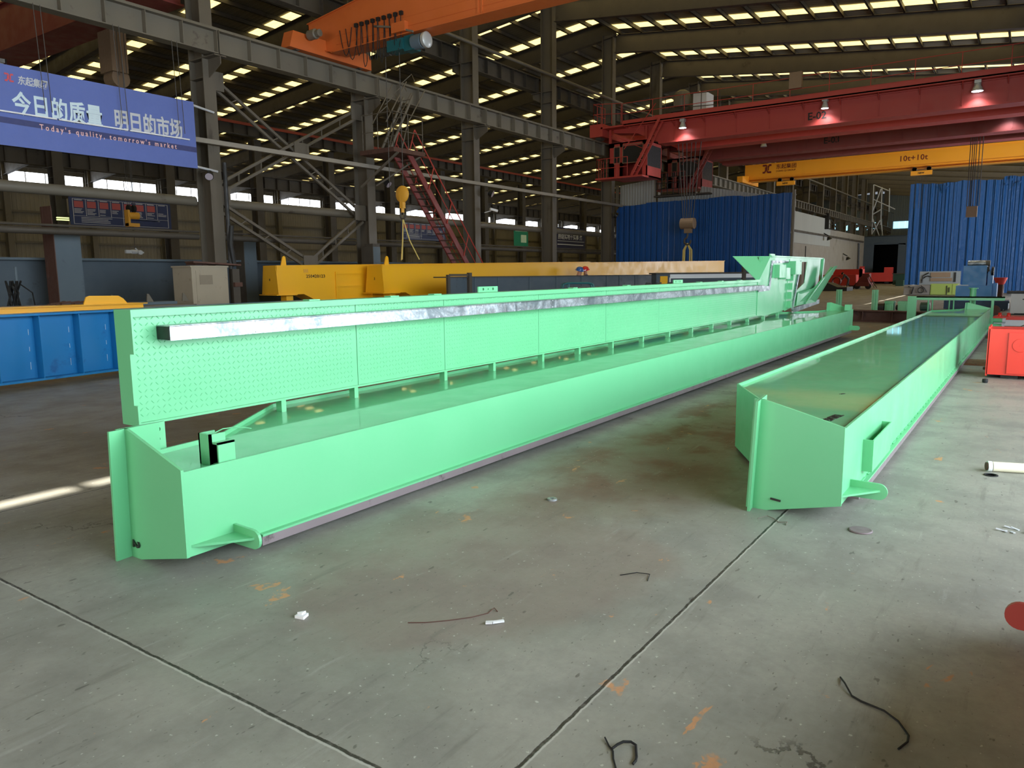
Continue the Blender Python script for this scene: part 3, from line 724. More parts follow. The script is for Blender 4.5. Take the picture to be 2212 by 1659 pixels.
# hoist under the girder
h = thing('hoist', 'blue green electric hoist under the orange crane', 'hoist', (16.6, 14.85, 7.8))
part('hoist_body', MB().box(16.35,16.75,14.9,15.5,7.72,8.02).box(16.4,16.7,14.55,14.9,7.66,8.06), M['teal'], h)
part('hoist_motor', MB().lathe((16.5,14.6,7.86),(0,-1,0),[(.2,0),(.2,.32),(.16,.34),(.16,.40)],20), M['primer'], h, True)
part('fan_cover', MB().lathe((16.5,14.22,7.86),(0,-1,0),[(.2,0),(.21,.02),(.21,.1),(.15,.14),(.05,.15)],20), M['lamp_shell'], h, True)
part('trolley_box', MB().box(16.28,16.42,14.75,15.25,8.16,8.42), M['orange'], h)
part('rope_drum', MB().cyl((16.55,15.55,7.82),(16.55,15.95,7.82),.13,16), M['dark_steel'], h)
part('trolley_arm', MB().bar((16.35,15.3,8.36),(16.35,15.95,8.5),.05,.05).bar((16.35,14.8,8.2),(16.35,14.5,8.1),.05,.05), M['steel'], h)
part('wire_rope', rope_fall('r','', ((16.55,15.75),(16.55,15.22)), 4.05, 7.75, .011), M['rope'], h)
k = thing('hook_block', 'round yellow hook block hanging from the orange crane before the red stair', 'hook', (16.55, 15.22, 3.2))
part('sheave', MB().lathe((16.5,15.22,3.82),(1,0,0),[(.06,-.06),(.2,-.05),(.24,-.02),(.24,.02),(.2,.05),(.06,.06)],24), M['brass'], k, True)
part('hook_shank', MB().box(16.44,16.56,15.16,15.28,3.42,3.72).cyl((16.5,15.22,3.3),(16.5,15.22,3.45),.05), M['brass'], k)
part('hook', MB().tube([(16.5,15.22,3.42)]+[(16.5,15.22+.09*sin(a),3.2-.1*cos(a)+.02) for a in [R(170)-R(28)*i for i in range(11)]], [.03]*12, 8), M['dark_steel'], k, True)
m = MB()
for dx, dy, z in ((.25,.35,1.95),(-.3,-.2,1.95),(.1,-.5,1.95),(0,.1,1.95)): m.tube([(16.5,15.22,3.14),(16.5+dx*.4,15.22+dy*.4,2.5),(16.5+dx,15.22+dy,z)], .016, 6)
part('sling', m, M['sling'], k)

# --- red double-girder cranes
def red_crane(label, X, num, ny, lampset, cab_y, mat, lit):
    t = thing('overhead_crane', label, 'crane', (X, 18.0, 8.0))
    # front box girder with fish-bellied ends, upper walkway, rear girder
    for i, (xa, xb) in enumerate(((X, X+.75), (X+2.3, X+3.05))):
        pts = [(17.6,8.35),(16.3,8.2),(15.2,7.68),(-3.4,7.68),(-3.4,8.5),(16.2,8.52),(17.6,8.6)]
        part('box_girder', yz(xa, xb, pts), mat, t)
        part('girder_flange', MB().box(xa-.06, xb+.06, -3.4, 15.2, 7.60, 7.68).box(xa-.06, xb+.06, -3.4, 16.6, 8.5, 8.55), mat, t)
    m = MB()
    for y in [14.4-1.45*i for i in range(13)]: m.box(X-.03, X+.0, y-.02, y+.02, 7.7, 8.5).bar((X-.35,y,8.62),(X,y,8.3),.03,.03)
    part('rib', m, mat, t)
    part('walkway', MB().box(X-.5, X+.0, -3.4, 16.9, 8.56, 8.62).box(X-.5, X-.47, -3.4, 16.9, 8.52, 8.78).box(X+.1, X+.6, -3.4, 15.5, 8.55, 8.95), mat, t)
    part('railing', railing(MB(), [(X-.47, 16.9, 8.62), (X-.47, -3.4, 8.62)], .95, 13, .016), mat, t)
    m = MB().box(X-.6, X+3.7, 17.9, 18.6, 8.15, 8.75); part('end_carriage', m, mat, t)
    for x in (X-.2, X+3.3): part('wheel', MB().cyl((x,18.1,8.22),(x,18.4,8.22),.22,18), M['dark_steel'], t)
    m = MB().box(X-.6, X+.2, 16.8, 18.0, 8.5, 8.58); railing(m, [(X-.6,16.9,8.62),(X-.6,18.4,8.75),(X+.6,18.4,8.75)], .95, 3, .016); part('end_platform', m, mat, t)
    # cab under the end of the girder
    if cab_y:
        c = MB(); x0, x1, y0, y1, z0, z1 = X-.1, X+1.6, cab_y-1.0, cab_y+1.05, 6.15, 7.85
        c.box(x0,x1,y0,y1,z0,z0+.06).box(x0,x1,y0,y1,z1-.06,z1).box(x0,x0+.05,y1-.3,y1,z0,z1).box(x0,x0+.05,y1-.75,y1-.6,z0,z1)
        c.box(x0,x0+.05,y1-.75,y1,z0,z0+.75).box(x0,x0+.05,y1-.75,y1,z1-.22,z1).box(x0,x0+.05,y0,y0+.25,z0,z1).box(x0,x0+.05,y0,y1-.6,z1-.2,z1).box(x0,x1,y1-.05,y1,z0,z1).box(x1-.05,x1,y0,y1,z0,z1)
        c.box(x0,x1,y0,y0+.05,z0,z0+.5).box(x0,x1,y0,y0+.05,z1-.2,z1)
        cb = part('cab', c, mat, t)
        part('cab_glass', MB().box(x0+.01,x0+.02,y1-.6,y1-.3,z0+.75,z1-.22).box(x0+.01,x0+.02,y0+.25,y1-.75,z0+.7,z1-.2).box(x0+.05,x1-.05,y0+.015,y0+.03,z0+.5,z1-.2), M['black'], cb)
        fr = MB()
        for a, b, lo, hi in ((y1-.62,y1-.28,z0+.72,z1-.2),(y0+.2,y1-.75,z0+.72,z1-.16)):
            fr.box(x0-.02,x0,a,b,hi,hi+.03).box(x0-.02,x0,a,b,lo-.03,lo).box(x0-.02,x0,a,a+.03,lo,hi).box(x0-.02,x0,b-.03,b,lo,hi)
        part('cab_window_frame', fr, M['khaki'], cb)
        pl = MB().box(x0-.75, x0, y0-.1, y1+.35, 6.06, 6.14); railing(pl, [(x0,y1+.3,6.14),(x0-.7,y1+.3,6.14),(x0-.7,y0+.7,6.14)], .9, 3, .018); part('cab_platform', pl, mat, t)
        part('cab_hanger', MB().box(x0,x0+.1,y1-.12,y1,z1,8.5).box(x0,x0+.1,y0,y0+.12,z1,8.5).box(x1-.1,x1,y0,y0+.1,z1,8.5).bar((x0+.02,y1-.05,8.3),(x0+.02,y0+.1,7.4),.03,.03), mat, t)
        la = MB(); 
        for s in (-.22, .22): la.bar((x0-.45+s,y0+.5,6.15),(x0-.45+s,y0-.9,8.62),.05,.12)
        for i in range(9): la.box(x0-.67,x0-.23,y0+.42-.15*i,y0+.52-.15*i,6.35+.26*i,6.37+.26*i)
        la.bar((x0-.66,y0+.9,7.4),(x0-.66,y0-.7,9.3),.03,.03); part('cab_ladder', la, mat, t)
    text('crane_number', num, .42, M['ink'], t, (X-.012, ny, 7.86), (0,-1,0), (0,0,1), .008)
    return t
e2 = red_crane('dull red double girder crane whose girder reads E-02', 34.4, 'E-02', 8.45, None, 16.75, M['red'], True)
e3 = red_crane('darker red crane behind it whose girder reads E-03', 41.0, 'E-03', 9.25, None, 16.5, M['red_dark'], False)
m = MB().box(36.2,37.2,13.6,14.25,9.1,10.1); m.box(36.19,36.2,13.9,13.92,9.1,10.1)
single('electric_cabinet', m, M['offwhite'], 'pale electric cabinet standing on top of the red E-02 crane', 'cabinet', (36.7,13.9,9.1))
t = thing('crane_trolley', 'dark trolley with a round drum on top of the red E-02 crane', 'trolley', (36.3,14.7,8.6))
part('trolley_frame', MB().box(35.2,37.4,14.4,15.3,8.56,8.75).box(36.0,36.15,14.5,14.6,8.7,9.3).box(36.0,36.15,15.1,15.2,8.7,9.3).box(35.9,36.8,14.4,15.3,9.3,9.42), M['dark_steel'], t)
part('drum', MB().lathe((36.3,14.85,9.95),(0,0,1),[(.1,-.45),(.4,-.4),(.43,0),(.35,.28),(.15,.4),(.03,.42)],20), M['steel'], t, True)
part('railing', railing(MB(), [(35.3,15.3,8.75),(35.3,12.6,8.62)], 1.2, 3, .02), M['dark_steel'], t)
single('control_box', MB().box(33.75,33.98,8.6,9.1,9.1,9.75), M['khaki'], 'small brown control box on the walkway railing of the E-02 crane', 'box', (33.86,8.85,9.1))
high_bay(34.1, 13.9, 8.13, True, 'lit white lamp under the red crane above its driver cab')
high_bay(34.1, 7.7, 8.2, True, 'lit white lamp just above the number E-02', .15)
high_bay(34.1, 2.3, 8.12, True, 'big lit white lamp on the red crane above the 10t crane end', .2)
high_bay(40.6, 12.1, 7.95, False, 'unlit white lamp on the dark red crane before the blue screen', .16)
high_bay(40.6, 4.5, 8.35, False, 'unlit lamp shade on the E-03 crane near a small white camera', .16)
high_bay(40.6, 1.45, 8.25, True, 'small lit lamp low on the E-03 crane', .12)
single('surveillance_camera', MB().box(40.5,40.75,3.85,4.05,8.3,8.55).box(40.58,40.66,3.9,3.98,8.55,8.75), M['white'], 'small white camera hanging on the E-03 crane beside an unlit lamp', 'camera', (40.6,3.95,8.3))
# ropes and hook of the E-02 crane
k = thing('hook_block', 'brown hook block on long ropes in front of the blue screen', 'hook', (35.0,13.9,3.0))
m = MB()
for y in (14.14, 14.05, 13.96, 13.86, 13.77, 13.66): m.tube([(35.0,y,4.05),(35.0,y+(y-13.9)*1.4,7.7)], .02, 6)
part('wire_rope', m, M['rope'], k)
part('block_body', MB().lathe((35.0,13.55,3.85),(0,1,0),[(.1,0),(.26,.02),(.26,.68),(.1,.7)],18).box(34.9,35.1,13.7,14.05,3.4,3.9), M['khaki'], k)
part('hook', MB().tube([(35.0,13.9,3.5),(35.0,13.9,3.3)]+[(35.0,13.9+.16*sin(a),3.02-.17*cos(a)) for a in [R(165)-R(27)*i for i in range(11)]], .05, 8), M['dark_steel'], k, True)
m = MB()
for dy in (-.22,-.13,.13,.2): m.tube([(35.0,13.9,2.92),(35.0,13.9+dy,2.6),(35.0,13.9+dy*1.1,1.6)], .035, 8)
part('sling', m, M['sling'], k)

# --- yellow 10t+10t crane further down the bay
t = thing('overhead_crane', 'bright yellow crane marked 10t+10t beyond the red cranes', 'crane', (57.4, 18.2, 8.1))
part('main_girder', MB().box(57.05,57.07,-3.4,18.3,8.30,9.33).box(57.75,57.77,-3.4,18.3,8.30,9.33).box(56.98,57.84,-3.4,18.3,9.32,9.36).box(57.0,57.82,-3.4,18.0,8.14,8.17).box(57.34,57.42,-3.4,18.0,8.17,8.3).box(57.05,57.77,-3.4,18.1,8.29,8.31), M['yellow_crane'], t)
part('web_ledge', MB().box(56.98,57.05,-3.4,18.2,8.36,8.39), M['yellow_crane'], t)
m = MB().prism([(55.6,18.0,8.02),(55.6,18.0,8.45),(57.2,18.0,8.6),(59.4,18.0,8.35),(59.4,18.0,8.02)], (0,.4,0)); part('end_carriage', m, M['yellow_crane'], t)
for x in (56.0, 59.0): part('wheel', MB().cyl((x,18.1,8.14),(x,18.35,8.14),.15,16), M['dark_steel'], t)
text('load_sign', '10t+10t', .5, M['ink_red'], t, (57.04, 8.05, 8.72), (0,-1,0), (0,0,1), .004, 1.05)
text('company_sign', '东起集团', .36, M['ink_red'], t, (57.04, 16.05, 8.95), (0,-1,0), (0,0,1), .002, 1.0)
text('company_sign', 'DONG QI GROUP', .17, M['ink_red'], t, (57.04, 16.05, 8.72), (0,-1,0), (0,0,1), 0, 1.0)
def logo(mb, o, s, u, v, n):
    """two interlocking bracket shapes of the sign"""
    o, u, v, n = Vector(o), Vector(u), Vector(v), Vector(n)
    P = lambda a, b: o+u*(a*s)+v*(b*s)
    for poly in ([(0,1),(.42,1),(.52,.86),(.52,.28),(.40,.28),(.40,.8),(0,.8)], [(.0,.0),(.0,.2),(.18,.2),(.28,.34),(.28,.7),(.40,.7),(.40,.24),(.26,0)],
                 [(1,0),(.58,0),(.48,.14),(.48,.3),(.60,.3),(.60,.2),(1,.2)], [(1,1),(1,.8),(.8,.8),(.72,.68),(.72,.3),(.60,.3),(.60,.78),(.74,1)]):
        mb.prism([P(a, b) for a, b in poly], n*.004)
    return mb
part('logo', logo(MB(), (57.035,17.0,8.68), .62, (0,-1,0), (0,0,1), (-1,0,0)), M['ink_red'], t)
for y, lab in ((15.3,'near the logo'), (6.65,'under the load marking')):
    h = thing('hoist', 'small yellow hoist trolley under the 10t+10t crane '+lab, 'hoist', (57.0,y,7.8))
    part('hoist_body', MB().box(56.85,57.1,y-.62,y+.62,7.72,8.0), M['yellow_crane'], h)
    for dy in (-.42,.42): part('wheel', MB().cyl((56.9,y+dy,8.12),(57.1,y+dy,8.12),.14,14).box(56.9,57.1,y+dy-.12,y+dy+.12,7.95,8.2), M['black'], h)
    text('plate_text', 'NEW', .16, M['ink'], h, (56.84,y+.2,7.80), (0,-1,0), (0,0,1), .004)
    part('wire_rope', rope_fall('r','',((57.0,y+.3),(57.0,y+.05),(57.0,y-.1),(57.0,y-.3)), 5.6, 7.75, .012), M['rope'], h)
# ropes crossing in front of the yellow crane, from the E-03 crane
m = MB()
for y in (2.95,2.86,2.78,2.70,2.58,2.45): m.tube([(42.4,y,4.5),(42.4,y+.02,7.7)], .02, 6)
h = thing('hook_block', 'ropes and small hook block hanging before the right end of the 10t+10t crane', 'hook', (42.4,2.75,4.0))
part('wire_rope', m, M['rope'], h); part('block_body', MB().box(42.3,42.5,2.5,2.95,4.0,4.5), M['khaki'], h)

# --- dark red crane in the next bay, behind the banner
t = thing('overhead_crane', 'shadowed dark red crane behind the blue banner in the next bay', 'crane', (12.4, 30, 8.9))
part('box_girder', MB().box(11.9,12.9,19.9,39.0,8.95,10.3).box(11.8,13.0,19.9,39.0,8.9,8.96).box(11.8,13.0,19.9,39.0,10.3,10.35), M['red_dark'], t)
part('end_carriage', MB().box(10.6,14.4,19.4,19.9,10.52,10.95), M['red_dark'], t)
part('hoist_drum', MB().cyl((13.0,23.4,7.55),(13.0,23.9,7.55),.28,18).box(12.7,13.2,23.3,24.0,7.7,8.95), M['khaki'], t)
m = MB()
for y in (22.9,23.1,23.3,23.6,23.9): m.tube([(12.9,y,4.0 if y in (23.1,) else 7.6),(12.9,y,8.95)], .012, 6)
part('wire_rope', m, M['rope'], t)
high_bay(12.0, 29.0, 8.4, False, 'unlit round lamp under the shadowed crane above the banner')
# yellow hook block hanging in front of the board
k = thing('hook_block', 'yellow hook block hanging in front of the blue notice board', 'hook', (14.45, 26, 2.4))
part('block_body', MB().box(14.25,14.32,25.9,26.15,3.3,3.85).box(14.25,14.65,25.92,26.13,3.28,3.4).cyl((14.3,26,3.66),(14.66,26,3.66),.12,18), M['brass'], k)
part('sheave', MB().cyl((14.3,26,3.9),(14.38,26,3.9),.12,16).cyl((14.48,26,3.9),(14.56,26,3.9),.12,16), M['rubber'], k)
m = MB()
for x in (14.31,14.37,14.49,14.55): m.tube([(x,26,3.9),(x,26,8.95)], .009, 6)
part('wire_rope', m, M['rope'], k)
part('hook', MB().tube([(14.45,26,3.3),(14.45,26,3.12)]+[(14.45+.07*sin(a),26,3.02-.08*cos(a)) for a in [R(165)-R(27)*i for i in range(10)]], .022, 8), M['dark_steel'], k, True)
part('chain', MB().tube([(14.45,26,2.95),(14.45,26,2.5)], .012, 6), M['dark_steel'], k)
part('clamp', MB().box(14.1,14.35,25.95,26.05,2.36,2.48).lathe((14.4,26,2.42),(1,0,0),[(.07,-.1),(.08,0),(.07,.1)],12).lathe((14.62,26,2.40),(0,1,0),[(.08,-.05),(.09,0),(.08,.05)],12).bar((14.2,26,2.44),(14.75,26,2.4),.05,.05).bar((14.45,26,2.55),(14.62,26,2.4),.04,.04), M['offwhite'], k)
# ================================================================== banner, boards, lamps and stair along the columns
t = thing('hanging_banner', 'large periwinkle blue banner with white Chinese slogan beside the first steel column', 'banner', (9.4, 18.15, 4.3))
BLUE = plain('banner_blue', S(92, 110, 178), .6)
part('banner_sheet', MB().box(4.2, 11.93, 18.14, 18.16, 4.30, 5.96), BLUE, t)
part('stripe', MB().prism([(4.2,18.137,4.80),(4.2,18.137,4.92),(11.93,18.137,4.83),(11.93,18.137,4.70)], (0,-.002,0)), plain('banner_navy', S(58, 64, 112), .6), t)
F = lambda x, z: (x, 18.132, z)
text('slogan', '今日的质量', .50, plain('banner_white', S(206, 226, 236), .6), t, F(7.66, 5.02), (1,0,0), (0,0,1), .013, 1.06, sx=.74)
text('slogan', '明日的市场', .50, M['offwhite'], t, F(9.82, 5.02), (1,0,0), (0,0,1), .013, 1.0, sx=.70)
text('company_name', '东起集团', .19, M['offwhite'], t, F(7.80, 5.62), (1,0,0), (0,0,1), .004, .95, sx=.8, shear=.2)
part('logo', logo(MB(), F(7.56, 5.62), .17, (1,0,0), (0,0,1), (0,-1,0)), plain('banner_red', S(206, 84, 92), .6), t)
text('slogan_english', "Today's quality, tomorrow's market", .17, plain('banner_pink', S(240, 196, 190), .6), t, F(8.16, 4.72), (1,0,0), (0,0,1), .002, 1.55, sx=.80)
for z, dx in ((5.9, .75), (4.36, .75)): part('fixing_rod', MB().tube([(11.9,18.2,z),(12.75,18.5,z-.02)], .03, 8), M['offwhite'], t)
m = MB()
for x in (8.25, 9.95, 11.4):
    for d in (0, .14): m.tube([(x+d, 18.0, 5.1), (x+d-.05, 18.0, 7.31)], .008, 6)
part('hanging_wire', m, M['rope'], t)
m = MB().box(7.0, 8.5, 18.05, 18.09, 4.97, 5.0).box(8.55, 10.1, 18.05, 18.09, 4.97, 5.0).box(10.15, 11.7, 18.05, 18.09, 4.97, 5.0)
part('light_strip', m, M['white'], t)

def board(label, x0, x1, y, z0, z1, cols, title):
    t = thing('notice_board', label, 'notice board', ((x0+x1)/2, y, z0))
    part('board_panel', MB().box(x0, x1, y, y+.05, z0, z1), plain('board_blue', S(38, 52, 96), .5), t)
    part('mount', MB().box(x0, x0+.2, y+.05, 39.96, z0+.4, z0+.5).box(x0, x0+.2, y+.05, 39.96, z1-.3, z1-.2), M['dark_steel'], t)
    fr, ph, tx = MB(), MB(), MB(); wdt = x1-x0; hh = z1-z0; random.seed(5)
    wht = M['offwhite']; Y = y-.004
    def line(a, b, c, d): fr.box(x0+a*wdt, x0+b*wdt, Y, y, z0+c*hh, z0+d*hh)
    line(.03,.97,.06,.07); line(.03,.97,.80,.81); line(.03,.035,.06,.81); line(.965,.97,.06,.81); line(.03,.97,.30,.308)
    for i in range(1, cols): line(.03+.94*i/cols, .03+.94*i/cols+.004, .30 if i != cols//2 else .06, .81)
    for i in range(cols):
        a = .03+.94*i/cols; wcell = .94/cols
        if i < cols-1: ph.box(x0+(a+.12*wcell)*wdt, x0+(a+.82*wcell)*wdt, Y, y, z0+.55*hh, z0+.74*hh)
        for j in range(5):
            q = random.uniform(.5,.85); 
            if j < random.choice((3,4,5)): line(a+.1*wcell, a+q*wcell, .50-.038*j, .515-.038*j)
        line(a+.15*wcell, a+.75*wcell, .765, .785)
    for j in range(4): line(.1, .1+random.uniform(.25,.36), .25-.045*j, .265-.045*j); line(.58, .58+random.uniform(.2,.3), .25-.045*j if j < 1 else .25, .265)
    part('grid', fr, wht, t); part('photo', ph, plain('board_photo', S(176, 84, 84), .5), t)
    if title: text('title', title, hh*.085, wht, t, ((x0+x1)/2, Y, z0+.855*hh), (1,0,0), (0,0,1), .004, 1.3, 'CENTER'); text('company_name', '东起集团', hh*.07, wht, t, (x0+.03*wdt, Y, z0+.90*hh), (1,0,0), (0,0,1), .002)
    return t
board('dark blue notice board with small red photos behind the yellow hook', 18.7, 24.0, 39.3, 4.13, 5.78, 8, '起重机箱梁制造工艺流程')
board('dark blue notice board half hidden behind the red stair', 42.4, 47.5, 39.3, 4.25, 5.8, 7, None)
for (x0, x1, lab, body) in ((64.5, 70.5, 'dark blue board with one line of white characters beyond the fourth column', '脚踏实地干实事 落'), (75, 83, 'dark grey blue board reading N beside the blue screen edge', 'N')):
    t = thing('wall_board', lab, 'notice board', ((x0+x1)/2, 39.3, 4.0))
    part('board_panel', MB().box(x0, x1, 39.3, 39.35, 3.9, 6.2), plain('board_navy', S(44, 46, 76), .5), t)
    text('title', body, .62 if len(body) > 1 else 1.0, M['offwhite'], t, (x0+.5 if len(body) > 1 else x1-2.4, 39.29, 5.1), (1,0,0), (0,0,1), .01, 1.0, sx=.95)
    if len(body) > 1: part('line', MB().box(x0+.4, x1-.2, 39.29, 39.3, 4.85, 4.9).box(x0+.4, x1-.4, 39.29, 39.3, 4.5, 4.58), M['offwhite'], t)
t = thing('exit_sign', 'green and white emergency sign beside the third column past the banner', 'sign', (58.5, 39.3, 4.3))
part('sign_panel', MB().box(57.3,59.6,39.3,39.35,4.1,6.0), plain('sign_green', S(20, 128, 92), .4), t); part('pictogram', MB().box(58.4,59.3,39.29,39.3,4.5,5.2).box(57.5,59.4,39.29,39.3,5.5,5.8), plain('sign_pale', S(200, 226, 190), .5), t)
single('led_floodlight', MB().box(18.0,18.55,39.1,39.2,4.35,4.40).box(18.0,18.55,39.1,39.2,4.45,4.5), emit('led_dots', S(220, 240, 150), 1.6), 'small lamp with two rows of yellow green lights beside the notice board', 'lamp', (18.3,39.1,4.35))
def flood(x, y, z, label, r=.13, n=(.35,-.8,-.45), off=False):
    t = thing('floodlight', label, 'lamp', (x, y, z)); nn = Vector(n).normalized(); c = Vector((x, y, z))
    part('lamp_body', MB().lathe(c-nn*.22, nn, [(.05,0),(r*.9,.06),(r,.2),(r*1.05,.22)], 18), M['black'], t, True)
    part('lamp_lens', MB().lathe(c, nn, [(r*.92,0),(r*.9,.01)], 18), M['lamp_off'], t)
    part('bracket', MB().bar(c-nn*.1+Vector((0,0,.1)), c+Vector((0,.35,.15)), .04, .04), M['dark_steel'], t); return t
flood(25.05, 18.2, 4.72, 'round floodlight clamped to the third column past the banner', .15)
flood(19.15, 18.25, 4.55, 'floodlight on the second column next to the red stair', .12, (.2,-.7,-.6))
flood(12.35, 18.3, 4.15, 'dark floodlight under the banner corner by the first column', .11, (-.5,-.6,-.6))
flood(36.0, 18.2, 4.5, 'dark floodlight beside the top of the blue screen', .16, (.6,-.5,-.4))
t = thing('wall_camera', 'small white camera on the third column below the floodlight', 'camera', (25.0, 18.4, 4.05))
part('camera_body', MB().bar((24.85,18.2,4.12),(25.15,18.05,4.05),.09,.09), M['white'], t); part('bracket', MB().bar((24.95,18.55,4.0),(25.0,18.15,4.08),.03,.03), M['white'], t)

# --- red stair up to the runway platform
t = thing('access_stair', 'narrow red steel stair climbing to a platform under the runway beam', 'stair', (22.0, 17.6, 0))
P0, P1 = Vector((19.05, 0, 5.5)), Vector((23.7, 0, .0))
m = MB()
for y in (17.25, 17.85): m.bar((P0.x,y,P0.z), (P1.x,y,P1.z), .05, .2, (0,0,1))
part('stringer', m, M['red_dark'], t)
m = MB()
for i in range(1, 24):
    q = P0.lerp(P1, i/24); m.box(q.x-.12, q.x+.12, 17.27, 17.83, q.z-.015, q.z+.015)
part('tread', m, M['rust'], t)
m = MB(); up = Vector((.28,0,.75))
for y in (17.2, 17.9):
    m.tube([P0+Vector((0,y,0))+up, P1+Vector((0,y,0))+up], .022, 6); m.tube([P0+Vector((0,y,0))+up*.5, P1+Vector((0,y,0))+up*.5], .016, 6)
    for i in range(0, 6):
        q = P0.lerp(P1, i/5)+Vector((0,y,0)); m.tube([q, q+up], .018, 6)
part('handrail', m, M['red'], t)
m = MB().box(18.1, 19.6, 17.0, 18.5, 5.40, 5.54); part('platform', m, M['rust'], t)
m = railing(MB(), [(18.15,18.4,5.54),(18.15,17.05,5.54),(19.55,17.05,5.54)], 1.1, 2, .014); m.bar((18.3,17.0,5.4),(18.1,18.5,4.4),.06,.06); m.bar((19.6,17.0,5.5),(18.8,18.5,4.5),.05,.05); part('railing', m, M['column'], t)
t = thing('access_ladder', 'steep grey ladder from the stair platform to the runway beam', 'ladder', (18.9, 17.6, 5.56))
m = MB()
for y in (17.3, 17.7): m.bar((18.3,y,5.56),(19.4,y,7.35),.04,.07)
for i in range(8): m.box(18.38+.135*i-.02, 18.38+.135*i+.02, 17.3, 17.7, 5.75+.21*i, 5.77+.21*i)
part('ladder_frame', m, M['steel'], t)
m = MB()
for y in (17.2, 17.8):
    m.tube([(18.7,y,5.56),(19.0,y,6.4),(19.9,y,7.6)], .02, 6); m.tube([(18.0,y,6.3),(19.0,y,7.7)], .02, 6)
for i in range(4): m.tube([(18.2+.4*i,17.2,6.6+.4*i),(18.4+.4*i,17.5,6.9+.4*i),(18.2+.4*i,17.8,6.6+.4*i)], .014, 6)
part('cage', m, M['steel'], t)

# ================================================================== things standing behind the near columns
t = thing('plate_girder', 'long blue grey primed plate girder lying behind the near columns', 'girder', (12, 21.3, 0))
part('web', MB().box(2, 24, 21.3, 21.33, .25, 1.98), M['primer_dark'], t)
part('top_flange', MB().box(2, 24, 21.05, 21.6, 1.98, 2.04), M['primer'], t); part('bottom_flange', MB().box(2, 24, 21.05, 21.6, .2, .25), M['primer_dark'], t)
part('seam', MB().box(2, 24, 21.285, 21.3, .9, .915).box(2, 24, 21.285, 21.3, 1.4, 1.41), M['primer_dark'], t)
for x in (5, 21): single('trestle', MB().box(x-.1,x+.1,21.0,21.6,0,.2), M['rust'], 'low trestle under the blue grey plate girder', 'trestle', (x,21.3,0), 'trestles under the plate girder')
def upright(x0, x1, y, h1, h2, label, matl, w2):
    t = thing('steel_upright', label, 'steel section', ((x0+x1)/2, y, 0))
    part('side_plate', MB().prism([(x0,y+.5,0),(x0,y+.5,h1),(x0+.02,y,h1),(x0+.02,y,0)], (.02,0,0)).box(x0, x0+.05, y+.4, y+.5, 0, h1), matl, t)
    part('front_plate', MB().box(x0+.04, x0+.04+w2, y, y+.02, 0, h2), M['primer'], t)
    part('cap', MB().box(x0+.05, x0+.04+w2, y+.02, y+.4, h2-.02, h2+.1), M['dark_steel'], t); return t
upright(9.05, 9.6, 20.0, 3.27, 2.58, 'tall upright of brown plate and pale primed plate below the first notice board', M['rust'], .62)
upright(15.15, 15.6, 20.9, 2.98, 2.62, 'dark upright section with a grey plate between the first and second columns', M['dark_steel'], .46)
upright(18.0, 18.4, 18.0, 2.45, 2.45, 'grey faced upright against the second column past the banner', M['dark_steel'], .32)
t = thing('steel_cabinet', 'scuffed beige steel cabinet at the foot of the first column', 'cabinet', (11.2, 16.9, 0))
part('cabinet_body', MB().box(10.75,11.75,16.9,17.7,.08,1.76).box(10.72,11.78,16.88,17.72,1.74,1.78).box(10.72,11.78,16.88,17.72,0,.1), M['beige'], t)
part('door', MB().box(10.86,11.66,16.885,16.9,.85,1.66).box(10.86,11.66,16.885,16.9,.14,.82), M['beige'], t)
part('label_plate', MB().box(10.95,11.3,16.875,16.885,1.32,1.55), plain('cabinet_plate', S(132,122,106), .6), t)
single('scrap_board', MB().bar((10.9,17.2,1.87),(12.1,17.0,1.80),.5,.04,(0,0,1)).bar((11.0,17.3,1.83),(11.9,17.3,1.83),.4,.05), M['rust'], 'warped old boards lying on the beige cabinet', 'board', (11.4,17.2,1.8))
t = thing('switch_post', 'thin dark post with a small box beside the beige cabinet', 'post', (12.0,16.9,0))
part('post', MB().box(11.9,12.1,16.9,17.05,0,1.7), M['dark_steel'], t); part('box', MB().box(11.9,12.12,16.82,16.9,1.25,1.36), M['rust'], t); part('red_base', MB().box(11.92,12.1,16.84,16.9,.0,.6), M['red_dark'], t)
single('downpipe', MB().tube([(12.98,18.5,0),(12.98,18.5,4.6)], .06, 10).tube([(13.06,18.45,1.8),(12.95,18.4,2.4),(13.04,18.45,2.9)], .07, 10), M['black'], 'black wrapped pipe running up the first column past the banner', 'pipe', (12.98,18.5,0))
t = thing('cable_bundle', 'tangle of black cables hanging beside the primed girder at the frame edge', 'cable', (7.35,17.8,0))
m = MB(); random.seed(9)
for i in range(9): m.tube([(7.05+.03*i+random.uniform(-.05,.05),17.8+random.uniform(-.1,.1),z) for z in (0,.4,.8,1.2,1.45)], .02, 6)
m.tube([(7.3,17.8,1.4),(7.5,17.7,1.2),(7.55,17.7,.7)], .015, 6); part('cable', m, M['rubber'], t)
part('stand', MB().tube([(7.3,17.9,0),(7.3,17.9,1.75)], .03, 8), M['primer'], t)

